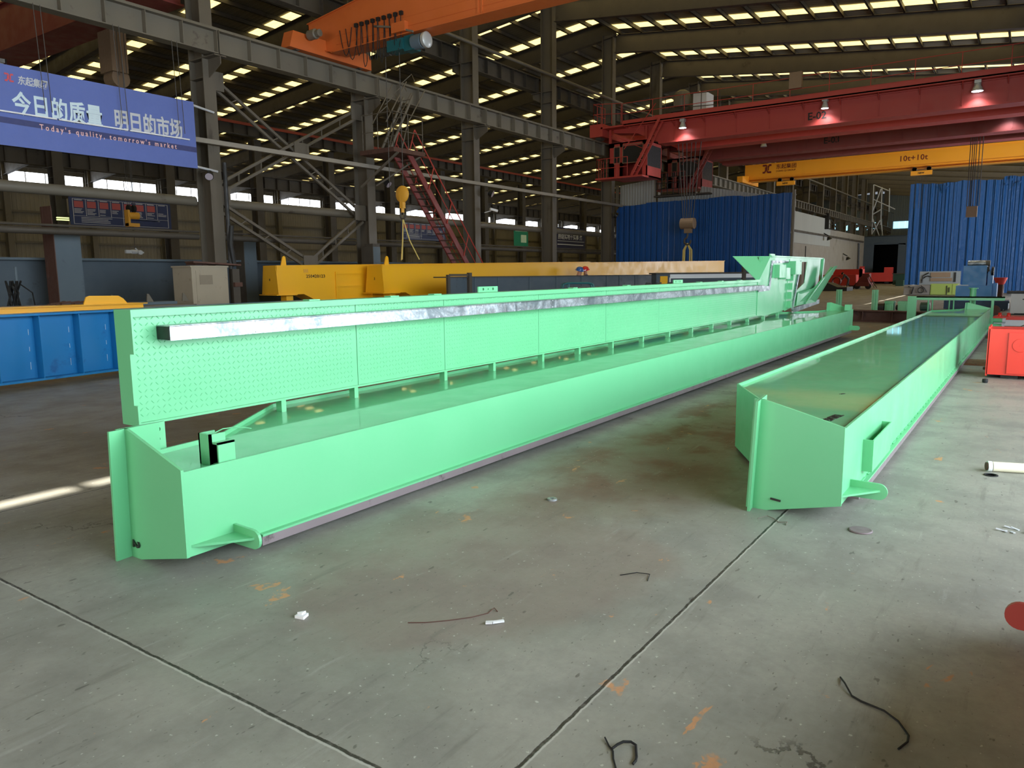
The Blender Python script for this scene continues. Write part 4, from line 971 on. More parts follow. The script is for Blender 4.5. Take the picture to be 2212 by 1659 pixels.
# stack of dark plates with lugs behind the blue girder
for i, (y, z0, z1, x1, lab) in enumerate(((15.0,.70,.80,10.2,'topmost dark plate strip'), (15.6,.62,.9,10.0,'higher dark plate strip with pale markers'), (16.2,.62,.96,9.9,'rearmost dark plate strip'))):
    single('steel_plate', MB().box(2.0, x1, y, y+.45, z0, z1), M['primer'] if i != 1 else M['steel'], lab+' of the pile behind the blue girder', 'plate', (6,y+.2,0))
for i, (x, lab) in enumerate(((8.35,'nearest the yellow lug'), (9.15,'middle one of three'), (10.0,'beside the beige cabinet'))):
    m = MB().prism([(x,16.15,.96),(x+.02,16.15,1.14),(x+.06,16.15,1.14),(x+.16,16.15,.96)], (0,.03,0))
    single('lug_plate', m, M['steel'], 'grey fin plate standing on the dark plates, '+lab, 'plate', (x,16.15,.96))
for i, x in enumerate((2.6, 6.5, 9.4)):
    single('trestle', MB().box(x-.1,x+.1,14.9,16.7,0,.62), M['rust'], 'rusty trestle carrying the dark plates behind the blue girder', 'trestle', (x,15.8,0), 'trestles under the dark plates')
m = MB(); random.seed(4)
for i in range(14): m.bar((7.2+random.uniform(0,1.0),16.3+random.uniform(0,.3),.975),(7.4+random.uniform(0,1.0),16.3+random.uniform(0,.3),1.02),.06,.02)
single('metal_offcuts', m, M['rust'], 'small heap of rusty offcuts lying on the dark plates', 'scrap', (7.7,16.4,.96), kind='stuff')

# blue plate girder at the edge
ang = R(7.934); U = Vector((cos(ang), sin(ang), 0)); V = Vector((-sin(ang), cos(ang), 0)); O = Vector((4.158, 10.992, 0))
t = thing('plate_girder', 'long blue plate girder with vertical stiffeners beside the chequer plate walkway', 'girder', tuple(O), ang, local=True)
part('web', MB().box(-3, 6.21, .16, .175, .13, .98), M['blue'], t); part('top_flange', MB().box(-3, 6.21, 0, .36, .985, 1.012), M['blue'], t); part('bottom_flange', MB().box(-3, 6.21, 0, .36, .10, .13), M['blue'], t)
m = MB()
for i in range(-5, 11):
    x = .60+.565*i
    part('stiffener', MB().box(x-.006, x+.006, .015, .16, .13, .985), M['blue'], t)
    m.box(x-.09, x-.086, .157, .16, .25, .35).box(x-.085, x-.081, .157, .16, .5, .56).box(x-.08, x-.076, .157, .16, .72, .8)
part('weld_mark', m, M['white'], t)
for x in (-2.4, 2.9, 5.6): 
    m = MB(); m.xf = Matrix.Translation(O) @ Matrix.Rotation(ang, 4, 'Z'); m.box(x-.1,x+.1,.02,.34,0,.10)
    c = O+U*x+V*.18
    single('support_block', m, M['rust'], 'dark timber block under the blue plate girder', 'block', (c.x,c.y,0), 'blocks under the blue girder')
# yellow girder behind it with a raised lug
t = thing('crane_end_beam', 'yellow beam with a rounded lug plate lying behind the blue girder', 'beam', (6.0, 13.1, 0))
part('beam_body', MB().box(0.5, 7.35, 13.1, 13.5, .70, 1.03).box(.5, 7.4, 13.04, 13.56, 1.03, 1.045).box(.5,7.4,13.04,13.1,.9,.93), M['yellow'], t)
part('lug_plate', MB().prism([(6.35,13.16,1.045),(6.40,13.16,1.17),(6.46,13.16,1.19),(6.95,13.16,1.18),(7.03,13.16,1.13),(7.1,13.16,1.045)], (0,.03,0)), M['yellow'], t)
for x in (1.2, 6.8): single('trestle', MB().box(x-.12,x+.12,13.0,13.6,0,.70), M['rust'], 'rusty trestle under the yellow beam behind the blue girder', 'trestle', (x,13.3,0), 'trestles under the yellow beam')

# ================================================================== yellow girders, grey girder, people's surroundings
def yellow_girder(label, ox, oy, rz, L, num, extra):
    t = thing('crane_girder', label, 'girder', (ox, oy, 0), rz, local=True)
    tilt = .25/18.7
    def Z(x, z): return z+x*tilt
    def qd(m, x0, x1, y0, y1, z0, z1): m.add([(x0,y0,Z(x0,z0)),(x1,y0,Z(x1,z0)),(x1,y1,Z(x1,z0)),(x0,y1,Z(x0,z0)),(x0,y0,Z(x0,z1)),(x1,y0,Z(x1,z1)),(x1,y1,Z(x1,z1)),(x0,y1,Z(x0,z1))], [(0,3,2,1),(4,5,6,7),(0,1,5,4),(1,2,6,5),(2,3,7,6),(3,0,4,7)])
    # web with a cut-back end: deep in the middle, shallow over the end bearing
    prof = [(0,1.03),(.75,1.03),(1.9,.45),(L-1.9,.45),(L-.75,1.03),(L,1.03),(L,1.77),(0,1.77)]
    for y in (-.02, .62): part('web', MB().prism([(x,y,Z(x,z)) for x,z in prof], (0,.015,0)), M['yellow'], t)
    m = MB(); qd(m, -.02, L+.02, -.05, .69, 1.77, 1.79); part('top_flange', m, M['yellow'], t)
    m = MB()
    for (xa,za),(xb,zb) in zip(prof[:5], prof[1:6]): m.prism([(xa,-.05,Z(xa,za)),(xb,-.05,Z(xb,zb)),(xb,.69,Z(xb,zb)),(xa,.69,Z(xa,za))], (0,0,-.02))
    part('bottom_flange', m, M['yellow'], t)
    part('end_plate', MB().prism([(-.02,-.12,1.03),(-.02,-.03,1.78),(-.02,.66,1.78),(-.02,.80,1.03)], (-.015,0,0)), M['yellow'], t)
    part('bearing_plate', MB().box(-.1, .5, -.14, .84, 1.0, 1.02).box(.3, .5, .1, .4, .72, 1.0), M['yellow'], t)
    part('lifting_eye', MB().prism([(.30,.3,1.79),(.36,.3,2.02),(.40,.3,2.05),(.44,.3,2.02),(.46,.3,1.79)], (0,.04,0)), M['yellow'], t)
    text('number', num, .10, M['ink'], t, (-.04, .35, 1.38), (0,-1,0), (0,0,1), .002)
    if extra:
        text('serial_number', '250420123', .12, M['ink'], t, (.85, -.026, 1.46), (1,0,0), (0,0,1), .002, 1.1)
        part('name_plate', MB().box(.78, .92, -.026, -.02, 1.60, 1.69), M['brass'], t)
        part('hatch_frame', MB().box(1.75,1.79,-.07,-.02,.85,1.62).box(2.95,3.05,-.08,-.02,.85,1.66).box(1.79,2.95,-.06,-.02,1.55,1.60).box(1.79,2.95,-.06,-.02,1.2,1.25).box(1.79,2.95,-.06,-.02,.86,.90), M['yellow'], t)
        lg = logo(MB(), (3.35,-.024,1.02), .55, (1,0,0), (0,0,1), (0,-1,0)); part('logo', lg, M['ink_red'], t)
    return t
a1 = math.atan2(11.65-15.0, 33.8-15.4)
yellow_girder('long yellow crane girder numbered 3 in front of its twin', 15.35, 15.0, a1, 18.7, '3', False)
yellow_girder('yellow crane girder numbered 4 with the serial 250420123 painted on it', 12.95, 16.5, a1, 13.0, '4', True)
for (ox, oy, dd, lab, g) in ((15.35,15.0,(2.6,9.0,15.8),'stand under the front yellow girder','stands under girder 3'), (12.95,16.5,(2.6,7.0,10.6),'stand under the rear yellow girder','stands under girder 4')):
    for d_ in dd:
        x, y = ox+cos(a1)*d_-sin(a1)*.3, oy+sin(a1)*d_+cos(a1)*.3
        single('trestle', MB().box(x-.15,x+.15,y-.4,y+.4,0,.43+d_*.0133), M['rust'], 'low steel '+lab, 'trestle', (x,y,0), g)
# grey primed girder panel in front
t = thing('primed_girder', 'blue grey primed girder with panel seams in front of the yellow girders', 'girder', (15.65, 12.93, 0), a1, local=True)
L = 9.5
part('web', MB().box(0, L, 0, .02, .1, 1.42), M['primer_dark'], t); part('top_flange', MB().box(-.05, L+.05, -.05, .5, 1.42, 1.45), M['dark_steel'], t); part('bottom_flange', MB().box(-.05, L+.05, -.05, .5, .05, .1), M['dark_steel'], t)
for x in (1.0,1.9,3.2,4.4,5.6,6.9,7.6,8.5): part('seam_strip', MB().box(x-.01, x+.01, -.02, 0, .1, 1.42), M['primer'], t)
m = MB()
for i in range(22): m.box(0, L, -.006, 0, .15+.057*i, .165+.057*i)
part('corrugation', m, M['primer_dark'], t)
part('end_post', MB().box(-.02,.06,-.08,0,.0,1.5).box(.72,.82,-.1,0,.0,1.55).box(.06,.72,-.07,-.03,1.46,1.52).box(.06,.72,-.07,-.03,.9,.97), M['dark_steel'], t)
t = thing('primed_girder', 'dark grey girder with a white painted top strip behind the walkway landing', 'girder', (20.8, 9.2, 0), R(-38), local=True)
part('web', MB().box(0,4.2,0,.3,.05,1.46), M['primer_dark'], t); part('white_strip', MB().box(.45,4.2,-.02,0,1.33,1.45), M['white'], t); part('top_flange', MB().box(-.05,4.25,-.06,.36,1.46,1.5), M['dark_steel'], t)
part('white_edge', MB().box(.43,.47,-.02,0,.3,1.36), M['white'], t); part('bracket', MB().box(2.9,3.0,-.1,0,.8,1.7).box(3.4,3.5,-.1,0,.8,1.7).box(2.7,3.5,-.12,0,1.05,1.2).box(3.6,3.9,-.05,0,.9,1.3), M['dark_steel'], t); part('yellow_plate', MB().box(.12,.36,-.03,0,.1,1.4), M['yellow'], t)
t = thing('pipe_cage', 'small black cage of bent bars behind the walkway post plate', 'cage', (19.6, 8.2, 0))
m = MB()
for i in range(7):
    x, y = 19.05+.17*i, 8.75-.24*i; m.tube([(x,y,0),(x,y,1.16),(x+.03,y-.03,1.22),(x+.10,y-.12,1.22)], .02, 6)
m.tube([(19.05,8.75,.4),(20.1,7.3,.4)], .02, 6); part('bar', m, M['black'], t); part('panel', MB().prism([(19.5,8.25,0),(20.0,7.55,0),(20.0,7.55,1.2),(19.5,8.25,1.2)], (.02,.02,0)), M['black'], t)

t = thing('welding_trolley', 'teal tubular trolley with a black name panel in front of the grey primed girder', 'trolley', (15.6, 8.9, 0), R(-55), local=True)
m = MB()
for y in (-.25, .25):
    m.tube([(-.50,y,.15),(-.42,y,1.0),(-.34,y,1.24),(-.25,y,1.27),(.25,y,1.27),(.34,y,1.24),(.42,y,1.0),(.50,y,.15)], .025, 8)
    m.tube([(-.44,y,.92),(.44,y,.92)], .02, 8); m.tube([(-.22,y,1.27),(-.22,y,.9)], .018, 8)
for x in (-.25,.25): m.tube([(x,-.25,1.27),(x,.25,1.27)], .02, 8)
part('frame', m, M['teal'], t)
part('name_panel', MB().box(-.20,.26,-.27,-.255,.98,1.20), M['black'], t)
lg = MB().ring((.03,-.272,1.11),(0,-1,0),.045,.058,.004,20).box(.0,.012,-.276,-.272,1.085,1.14).box(.045,.057,-.276,-.272,1.085,1.14); part('emblem', lg, M['offwhite'], t)
part('motor', MB().box(-.35,.35,-.2,.2,.35,.9).lathe((.46,-.2,1.12),(0,-1,0),[(.06,0),(.075,.02),(.075,.08),(.02,.1)],16), M['dark_steel'], t)
for sx in (-.4,.4):
    for sy in (-.2,.2): part('wheel', MB().cyl((sx,sy-.03,.1),(sx,sy+.03,.1),.1,14), M['rubber'], t)
# ================================================================== blue screens and partitions at the end of the bay
def corr_sheet(x, ys, period, depth, zt, zb, thick=.012):
    """profiled sheet standing across the hall: real ribs along y; zt / zb give top and bottom at y"""
    m = MB(); y0, y1 = ys; n = int(abs(y1-y0)/period); pts = []
    for i in range(n):
        a = y0+(y1-y0)*i/n; d = (y1-y0)/n
        pts += [(a, 0), (a+d*.62, 0), (a+d*.74, -depth), (a+d*.88, -depth)]
    pts.append((y1, 0)); vs = []; fs = []
    for s in (0, thick):
        for y, dx in pts: vs += [(x+dx+s, y, zb(y)), (x+dx+s, y, zt(y))]
    k = len(pts)
    for i in range(k-1):
        a, b = 2*i, 2*(i+1); fs += [(a, a+1, b+1, b), (2*k+a, 2*k+b, 2*k+b+1, 2*k+a+1), (a+1, 2*k+a+1, 2*k+b+1, b+1), (a, b, 2*k+b, 2*k+a)]
    fs += [(0, 2*k, 2*k+1, 1), (2*k-2, 2*k-1, 4*k-1, 4*k-2)]
    return m.add(vs, fs)
def top1(y):
    z = 5.06+.095*min(1, (18.7-y)/4)
    if y > 18.45: z -= .30*(1-((18.72-y)/.27))**2 if y < 18.72 else .3
    z += .02*sin(y*3.1)+(.04 if int(y/1.7) % 2 else 0); return z
t = thing('partition_screen', 'tall royal blue profiled screen behind the red cab, spanning to the beige partition', 'screen', (37.0, 14, 0))
part('sheeting', corr_sheet(37.0, (18.72, 9.62), .30, .05, top1, lambda y: 0.0), M['blue_sheet'], t)
part('end_post', MB().box(36.93,37.05,9.47,9.58,0,5.3).box(37.05,37.1,9.45,9.85,5.05,5.1), M['steel'], t)
part('frame', MB().box(37.06,37.16,9.6,18.7,1.2,1.3).box(37.06,37.16,9.6,18.7,3.2,3.3).box(37.06,37.16,18.5,18.65,0,4.7).box(37.06,37.16,14.0,14.15,0,5.0), M['dark_steel'], t)
t = thing('partition_screen', 'wide wrinkled blue screen at the gate side behind the bright blue machine', 'screen', (60.0, 3, 0))
def top2(y): return 7.45+.05*sin(y*1.9)+.03*sin(y*7.3)+(.15 if 1.4 < y < 2.2 else 0)
part('sheeting', corr_sheet(60.0, (7.62, -4.5), .46, .07, top2, lambda y: .45*max(0, (y-5.6)/2.0)), M['blue_tarp'], t)
m = MB()
random.seed(12)
for (y, z) in ((5.9,7.1),(5.5,7.0),(2.1,7.2),(1.7,7.3),(1.4,7.1)):
    p = [(59.9-random.uniform(.05,.15), y+random.uniform(-.3,.3), z+random.uniform(-.3,.3)) for _ in range(5)]; m.add(p, [(0,1,2),(0,2,3),(0,3,4)])
part('loose_flap', m, M['blue_tarp'], t)
part('frame', MB().box(60.05,60.2,7.4,7.55,0,7.3).box(60.05,60.15,-4.5,7.5,3.4,3.5).box(60.05,60.15,-4.5,7.5,6.8,6.9), M['dark_steel'], t)
t = thing('white_cladding', 'pale profiled cladding above the blue screen under the red driver cab', 'cladding', (38.3, 18, 5.0))
part('sheeting', corr_sheet(38.2, (19.1, 17.0), .16, .03, lambda y: 6.28+.1*(19.1-y), lambda y: 4.6), M['white_sheet'], t)
part('sheeting', corr_sheet(38.3, (16.9, 11.2), .16, .03, lambda y: (5.55 if y > 14.6 else 5.95-.2*(14.6-y)), lambda y: 4.6), M['white_sheet'], t)
part('side_post', MB().box(38.05,38.15,19.15,19.3,0,6.3), M['steel'], t)
part('support', MB().box(38.35,38.45,11.2,19.0,4.6,4.7).box(38.35,38.45,18.8,18.95,0,4.7).box(38.35,38.45,11.3,11.45,0,4.7), M['dark_steel'], t)
t = thing('window_grille', 'dark grid of bars between the two driver cabs', 'grille', (38.0, 16.6, 5.5))
m = MB()
for i in range(5): m.box(37.96,38.0,16.9-.32*i-.02,16.9-.32*i+.02,5.55,6.7)
for z in (5.6,5.9,6.2,6.5): m.box(37.96,38.0,15.6,16.92,z-.015,z+.015)
part('bar', m, M['black'], t); part('ledge', MB().box(37.7,38.2,13.9,16.9,5.48,5.55), M['dark_steel'], t)

struct('partition_wall', MB().box(71.2,86.2,18.3,18.42,0,7.0), M['partition'], 'tall grey beige partition wall right of the blue screen', 'wall')
struct('partition_wall', MB().box(86.2,105.5,18.3,18.42,0,6.0), M['partition'], 'lower grey beige partition wall running on to the dark booth', 'wall')
m = MB().box(71.2,104.5,18.16,18.3,5.15,5.35); struct('trim_6', m, M['dark_steel'], 'dark rail fixed along the beige partition wall', 'rail')
single('cladding_patch', MB().box(71.3,86.0,18.26,18.3,4.2,7.0), M['white_sheet'], 'strip of ribbed cladding along the upper part of the beige partition', 'cladding', kind='structure')
m = MB().box(75.8,75.95,18.25,18.29,0,4.0); struct('trim_7', m, M['black'], 'dark vertical gap in the beige partition wall', 'gap')
m = MB()
for i in range(3): m.tube([(101.2+.35*i,18.2,5.0),(101.4+.3*i,18.15,2.6),(101.0+.35*i,18.15,.1)], .06, 6)
single('hanging_cable', m, M['black'], 'dark cables hanging down the end of the beige partition', 'cable', (101.5,18.2,0))
for (x, z, lab) in ((93.0,3.3,'small dark lamp on the beige partition near the booth'), (83.0,5.2,'small dark lamp under the rail of the beige partition')):
    single('wall_lamp', MB().bar((x,18.3,z+.3),(x,17.8,z),.1,.1).lathe((x,17.8,z-.1),(0,-.4,-1),[(.12,0),(.28,.3)],12), M['black'], lab, 'lamp', (x,18.2,z))
t = thing('platform_bracket', 'dark triangular bracket frame on the top of the beige partition', 'bracket', (83.5, 18.0, 6.0))
part('frame', MB().box(83.2,83.5,17.9,18.3,5.9,7.5).bar((83.4,18.1,7.5),(88.5,18.1,6.05),.08,.08).bar((83.4,18.1,6.0),(88.8,18.1,6.0),.1,.1).bar((85,18.1,6.0),(85,18.1,7.0),.05,.05).bar((86.6,18.1,6.0),(86.6,18.1,6.6),.05,.05).bar((83.4,18.1,6.5),(86.7,18.1,6.5),.05,.05), M['black'], t)
t = thing('paint_booth', 'dark sheeted booth with a wide black opening at the far end of the bay', 'booth', (112, 14, 0))
BG = paint('booth_sheet', S(66, 78, 88), .6, .15, .4)
m = MB().box(106,106.1,18.4,19.2,0,5.9).box(106,106.1,9.0,13.6,0,5.9).box(106,106.1,13.6,18.4,4.9,5.95).box(106,118,19.1,19.2,0,5.9).box(106,118,9,9.1,0,5.9).box(106,118,9,19.2,5.9,6.0)
part('shell', m, BG, t); part('back_wall', MB().box(117.9,118,9.1,19.1,0,5.9), M['black'], t)
m = MB().prism([(105.9,18.5,5.6),(105.9,13.5,5.75),(105.9,13.5,4.8),(105.9,15.2,5.0),(105.9,16.4,5.25),(105.9,17.0,5.1),(105.9,18.5,4.7)], (.1,0,0)); part('drape', m, BG, t)
part('curtain', MB().box(105.95,106.05,17.2,18.5,0,5.2).box(105.9,106.0,13.6,14.4,0,5.0), BG, t)
t = thing('lattice_frame', 'pale lattice of thin bracing high above the dark booth', 'bracing', (110, 17, 6.2))
m = MB()
for a, b in (((18.3,12.8),(16.5,11.9)),((18.3,12.8),(18.2,6.4)),((17.3,12.4),(17.2,7.6)),((16.4,12.2),(16.3,9.2)),((18.2,9.5),(17.4,12.2)),((18.2,10.9),(15.6,9.5)),((18.2,8.4),(17.3,6.2)),((17.3,8.2),(18.2,6.4)),((17.2,8.3),(16.9,6.2)),((18.2,9.0),(17.2,9.6))): m.tube([(110,a[0],a[1]),(110,b[0],b[1])], .07, 6)
part('member', m, M['offwhite'], t)

# ================================================================== machines far down the bay
RM = paint('far_red_paint', S(204, 62, 54), .5, .1, .5)
t = thing('red_machine_skid', 'red crane frame lying in front of the beige partition behind the bending worker', 'machine frame', (74,15,0))
part('body', MB().box(73,74.5,13.2,16.3,.3,1.25).box(74.5,76,13.0,15.4,.4,1.75).box(74.5,75,13.0,13.2,1.0,1.85).box(73,73.1,14.5,14.55,.3,1.3), RM, t)
part('foot', MB().box(73.2,73.8,15.6,16.1,0,.3).box(73.2,73.8,13.3,13.8,0,.3).box(74.8,75.6,13.2,13.8,0,.4), M['black'], t)
t = thing('red_machine', 'dark red machine with wheels and thin rods beside the bending worker', 'machine', (73,12.4,0))
part('body', MB().box(72,74,11.9,13.0,.25,.55).prism([(72.5,12.0,.55),(72.5,13.0,.55),(72.5,12.7,1.1),(72.5,12.2,1.1)], (1,0,0)).box(72.4,73.4,12.0,12.6,1.0,1.35), M['red_dark'], t)
for y in (12.0,12.9): part('wheel', MB().cyl((72.1,y,.25),(72.3,y,.25),.25,14), M['black'], t)
part('rod', MB().bar((72.4,12.0,1.2),(72.2,11.3,.1),.05,.05).bar((72.4,12.1,1.0),(72.2,11.5,.1),.04,.04), M['rust'], t)
t = thing('red_cage', 'small dark red cage of coiled parts before the red frame', 'machine', (70.5,14.3,0))
m = MB()
for i in range(5): m.tube([(70.5,14.3+.35*cos(2*pi*k/16),.7+.35*sin(2*pi*k/16)) if i < 1 else (70.4+.12*i,14.3+.35*cos(2*pi*k/16),.7+.35*sin(2*pi*k/16)) for k in range(16)], .04, 6, True)
part('coil', m, M['red_dark'], t); part('base', MB().box(70,71.2,13.7,14.9,0,.34), M['red_dark'], t)
t = thing('u_shaped_frame', 'red U shaped frame lying before the dark booth', 'frame', (104,16,0))
part('beam', MB().box(103.5,104.5,14.6,19.0,.3,1.4).box(103.5,104.5,17.9,19.0,1.4,2.2).box(103.5,104.5,14.6,15.5,1.4,2.05), RM, t); part('foot', MB().box(103.6,104.4,15,15.4,0,.3).box(103.6,104.4,18,18.4,0,.3), M['black'], t)
t = thing('steel_box', 'dark green skip standing beside the far blue screen', 'box', (90,11.9,0)); part('body', MB().box(89.5,91,11.4,12.5,.1,1.25).box(88,89.5,11.3,12.0,.0,.6), M['green_dark'], t); part('rim', MB().box(89.4,91.1,11.3,12.6,1.25,1.32), M['dark_steel'], t)
t = thing('ramp_plate', 'dark folded plate lying on the floor at the worker feet', 'plate', (65,13.4,0))
part('body', MB().prism([(64.2,14.5,.0),(64.2,14.5,.75),(64.2,13.6,.62),(64.2,12.9,.30),(64.2,12.2,.30),(64.2,12.2,0)], (2.4,0,0)), M['black'], t); part('top_face', MB().box(64.2,66.6,12.2,12.95,.30,.32), M['khaki'], t)

# ================================================================== cluster at the far end of the right girder
t = thing('reducer_drive', 'pair of green gear housings with dark motors on a red plate', 'drive', (27.8,3.8,0.10))
for y0, y1 in ((3.79,4.05),(3.38,3.66)):
    part('gear_housing', MB().box(27.6,28.0,y0,y1,.10,.50).box(27.58,28.02,y0-.02,y1+.02,.44,.47).box(27.55,27.6,y0+.05,y1-.05,.15,.4), M['green'], t)
part('motor', MB().lathe((27.8,4.07,.28),(0,1,0),[(.1,0),(.14,.02),(.14,.22),(.1,.25)],14).lathe((27.9,3.76,.28),(0,-1,0),[(.06,0),(.09,.02),(.09,.09)],12), M['black'], t)
part('base_plate', MB().box(27.4,28.2,3.1,4.2,.08,.10), M['red_bright'], t)
single('small_motor', MB().lathe((28.4,3.1,.30),(0,-1,0),[(.1,0),(.15,.02),(.15,.28),(.1,.3)],14).box(28.2,28.6,2.85,3.05,.08,.18), M['green_dark'], 'dark green motor beside the gear housings behind the guard rail post', 'motor', (28.4,3.0,.08))
t = thing('white_beam', 'long white painted beam lying across behind the two green girders', 'beam', (27.6,2,0))
part('body', MB().box(27.2,28.6,-3,4.6,.0,.06).box(27.2,27.24,-3,4.6,.0,.08), M['white'], t)
t = thing('rusty_beam', 'rust brown I-section beam lying between the ends of the green girders', 'beam', (24.4,3.8,0))
part('section', MB().ibeam((24.6,4.95,.17),(23.9,2.2,.17),.34,.34,.03,.03), M['rust'], t)
m = MB()
for f in (.3,.6): q = Vector((24.6,4.95,.17)).lerp(Vector((23.9,2.2,.17)), f); m.prism([(q.x-.16,q.y,.03),(q.x-.16,q.y,.30),(q.x-.02,q.y,.30)], (0,.02,0))
part('stiffener', m, M['rust'], t)
def green_post(x, y, lab):
    t = thing('green_post', lab, 'post', (x,y,0)); part('post', MB().box(x-.02,x+.02,y-.09,y+.09,.02,.90).box(x-.1,x+.08,y-.02,y+.02,.02,.90), G_, t)
    part('base_plate', MB().box(x-.35,x+.3,y-.1,y+.45,.0,.02).prism([(x,y+.02,.02),(x,y+.3,.02),(x,y+.02,.3)], (.02,0,0)), G_, t); return t
green_post(26.35, 4.16, 'green steel post on a wide foot between the ends of the two girders')
green_post(26.6, 5.28, 'green steel post rising behind the end of girder number 2')
t = thing('guard_rail', 'light green guard rail frame standing behind the far end of girder 1', 'railing', (23,1.8,0))
part('top_rail', MB().box(22.95,23.05,.60,2.80,.765,.80).box(22.95,22.98,.60,2.80,.70,.80), G_, t)
part('wide_post', MB().box(22.94,22.96,2.62,2.79,0,.80).box(22.94,23.08,2.79,2.81,0,.80).box(22.94,23.08,2.6,2.62,0,.8), G_, t)
for y in (2.27,1.78,1.30,.86):
    part('post', MB().tube([(23,y+.05,0),(23,y+.05,.77)], .018, 8).tube([(23,y-.05,0),(23,y-.05,.77)], .018, 8) if y > .9 else MB().box(22.96,23.0,y-.03,y+.03,0,.8), G_, t)
part('centre_column', MB().tube([(23.2,1.32,.0),(23.2,1.32,1.0)], .075, 14).cyl((23.2,1.32,1.0),(23.2,1.32,1.02),.11,18), G_, t)
m = MB()
for i in range(14): m.box(22.935,22.94,2.64,2.77,.25+.035*i,.262+.035*i)
part('rung', m, G_, t)
t = thing('spring_buffer', 'pair of green cylinder buffers at the gate side corner of girder 1', 'buffer', (22.3,.7,0.05))
part('buffer_body', MB().cyl((22.2,.82,.235),(22.2,.60,.235),.055,16).cyl((22.2,.8,.11),(22.2,.61,.11),.05,16), M['green'], t); part('buffer_head', MB().cyl((22.2,.60,.235),(22.2,.53,.235),.065,16).box(22.15,22.25,.55,.6,.06,.16), M['offwhite'], t); part('support', MB().box(22.1,22.3,.79,.83,0,.3), G_, t)

t = thing('blue_machine', 'tall bright blue machine with a grey roller on top before the far blue screen', 'machine', (33.3,1.9,0))
part('lower_box', MB().box(33.0,34.0,1.30,2.45,.36,.92), M['blue_bright'], t); part('upper_box', MB().box(33.1,33.8,1.50,2.25,.92,1.66), M['blue_bright'], t)
part('side_plate', MB().box(33.2,33.9,1.30,1.46,.92,1.5).box(33.3,33.9,1.15,1.3,.36,1.0), M['blue_bright'], t)
part('roller', MB().cyl((33.4,2.14,1.74),(33.4,1.56,1.74),.115,24), M['galv'], t); part('roller_collar', MB().cyl((33.4,1.56,1.74),(33.4,1.42,1.74),.11,24), M['steel'], t)
part('wheel', MB().cyl((33.2,1.36,1.45),(33.2,1.28,1.45),.16,20), M['black'], t); part('wheel', MB().cyl((33.3,1.5,1.5),(33.3,1.42,1.5),.12,20), M['dark_steel'], t)
part('skid', MB().box(32.9,34.2,.75,2.8,.05,.36).box(32.88,32.9,.72,1.35,.28,.36), M['blue_dark'], t); part('clip', MB().box(33.02,33.1,2.3,2.4,.92,.97).box(33.05,33.1,2.05,2.3,.92,.95), M['white'], t)
for y in (1.0,2.5): part('foot', MB().box(33.0,34.0,y-.1,y+.1,0,.05), M['black'], t)
t = thing('rubber_wheel', 'dark wheel with a brown rim lying against the blue machine skid', 'wheel', (26.2,.92,0)); part('tyre', MB().lathe((26.15,.92,.31),(-1,0,.0),[(.08,0),(.13,.0),(.15,.04),(.15,.1),(.08,.12)],22), M['rust'], t); part('hub', MB().lathe((26.10,.92,.31),(-1,0,0),[(.0,0),(.10,0),(.10,.05),(.05,.06)],18), M['black'], t); part('stand', MB().box(26.0,26.3,.86,.98,0,.2), M['black'], t)
t = thing('olive_cabinet', 'low olive green cabinet with a dark handle before the far blue screen', 'cabinet', (53.3,4.6,0))
part('body', MB().box(53,54,3.84,5.29,.04,.71), M['olive'], t); part('door', MB().box(52.98,53,4.40,5.25,.08,.68).box(52.98,53,3.88,4.1,.08,.68), M['olive'], t); part('handle', MB().box(52.94,52.98,4.25,4.30,.2,.5).box(52.95,52.98,4.38,4.42,.05,.6), M['black'], t)
t = thing('grey_machine', 'low grey machine box with coiled hose beside the olive cabinet', 'machine', (53.4,6,0))
part('body', MB().box(53,54.2,5.31,6.75,.03,.64), plain('machine_grey', S(122,118,112), .6), t)
m = MB().tube([(52.95,6.3,.1),(52.9,6.2,.5),(52.9,6.5,.55)], .04, 8); m.tube([(52.92,5.8+.16*cos(a),.32+.16*sin(a)) for a in [2*pi*k/14 for k in range(14)]], .025, 6, True); m.tube([(52.92,5.45,.2),(52.9,5.6,.45),(52.9,5.8,.6)], .03, 8); part('hose', m, M['black'], t)
t = thing('grey_plate_frame', 'grey upright plate with stencilled marks behind the olive cabinet', 'plate', (54.8,5,0))
part('plate', MB().box(54.8,54.9,3.85,6.12,.0,1.47), plain('plate_grey', S(132,138,140), .6), t)
m = MB().tube([(54.75,6.0-.06*i,.9+.28*sin(pi*i/12)) for i in range(10)], .03, 6); m.tube([(54.75,5.95,.75),(54.75,5.9,1.2),(54.75,5.6,1.38)], .035, 6); part('arc_mark', m, M['black'], t); part('slot', MB().box(54.76,54.8,4.1,4.2,.8,1.4), M['black'], t); part('panel', MB().box(54.76,54.8,4.3,5.5,.85,1.05).box(54.77,54.8,4.4,5.5,1.1,1.4), M['khaki'], t)
t = thing('pipe_stand', 'brown pipe stand with a red funnel top beside the blue machine', 'stand', (40.2,1.25,0))
part('pipe', MB().cyl((40.2,1.24,0),(40.2,1.24,.87),.11,16), M['rust'], t); part('funnel', MB().lathe((40.2,1.28,.85),(0,0,1),[(.14,0),(.18,.05),(.27,.30),(.25,.31)],20), RM, t); part('base', MB().box(39.9,40.5,.95,1.55,0,.03), M['rust'], t)
t = thing('white_end_beam', 'white painted end beam with two dark dots by the frame edge', 'beam', (30.5,0,0))
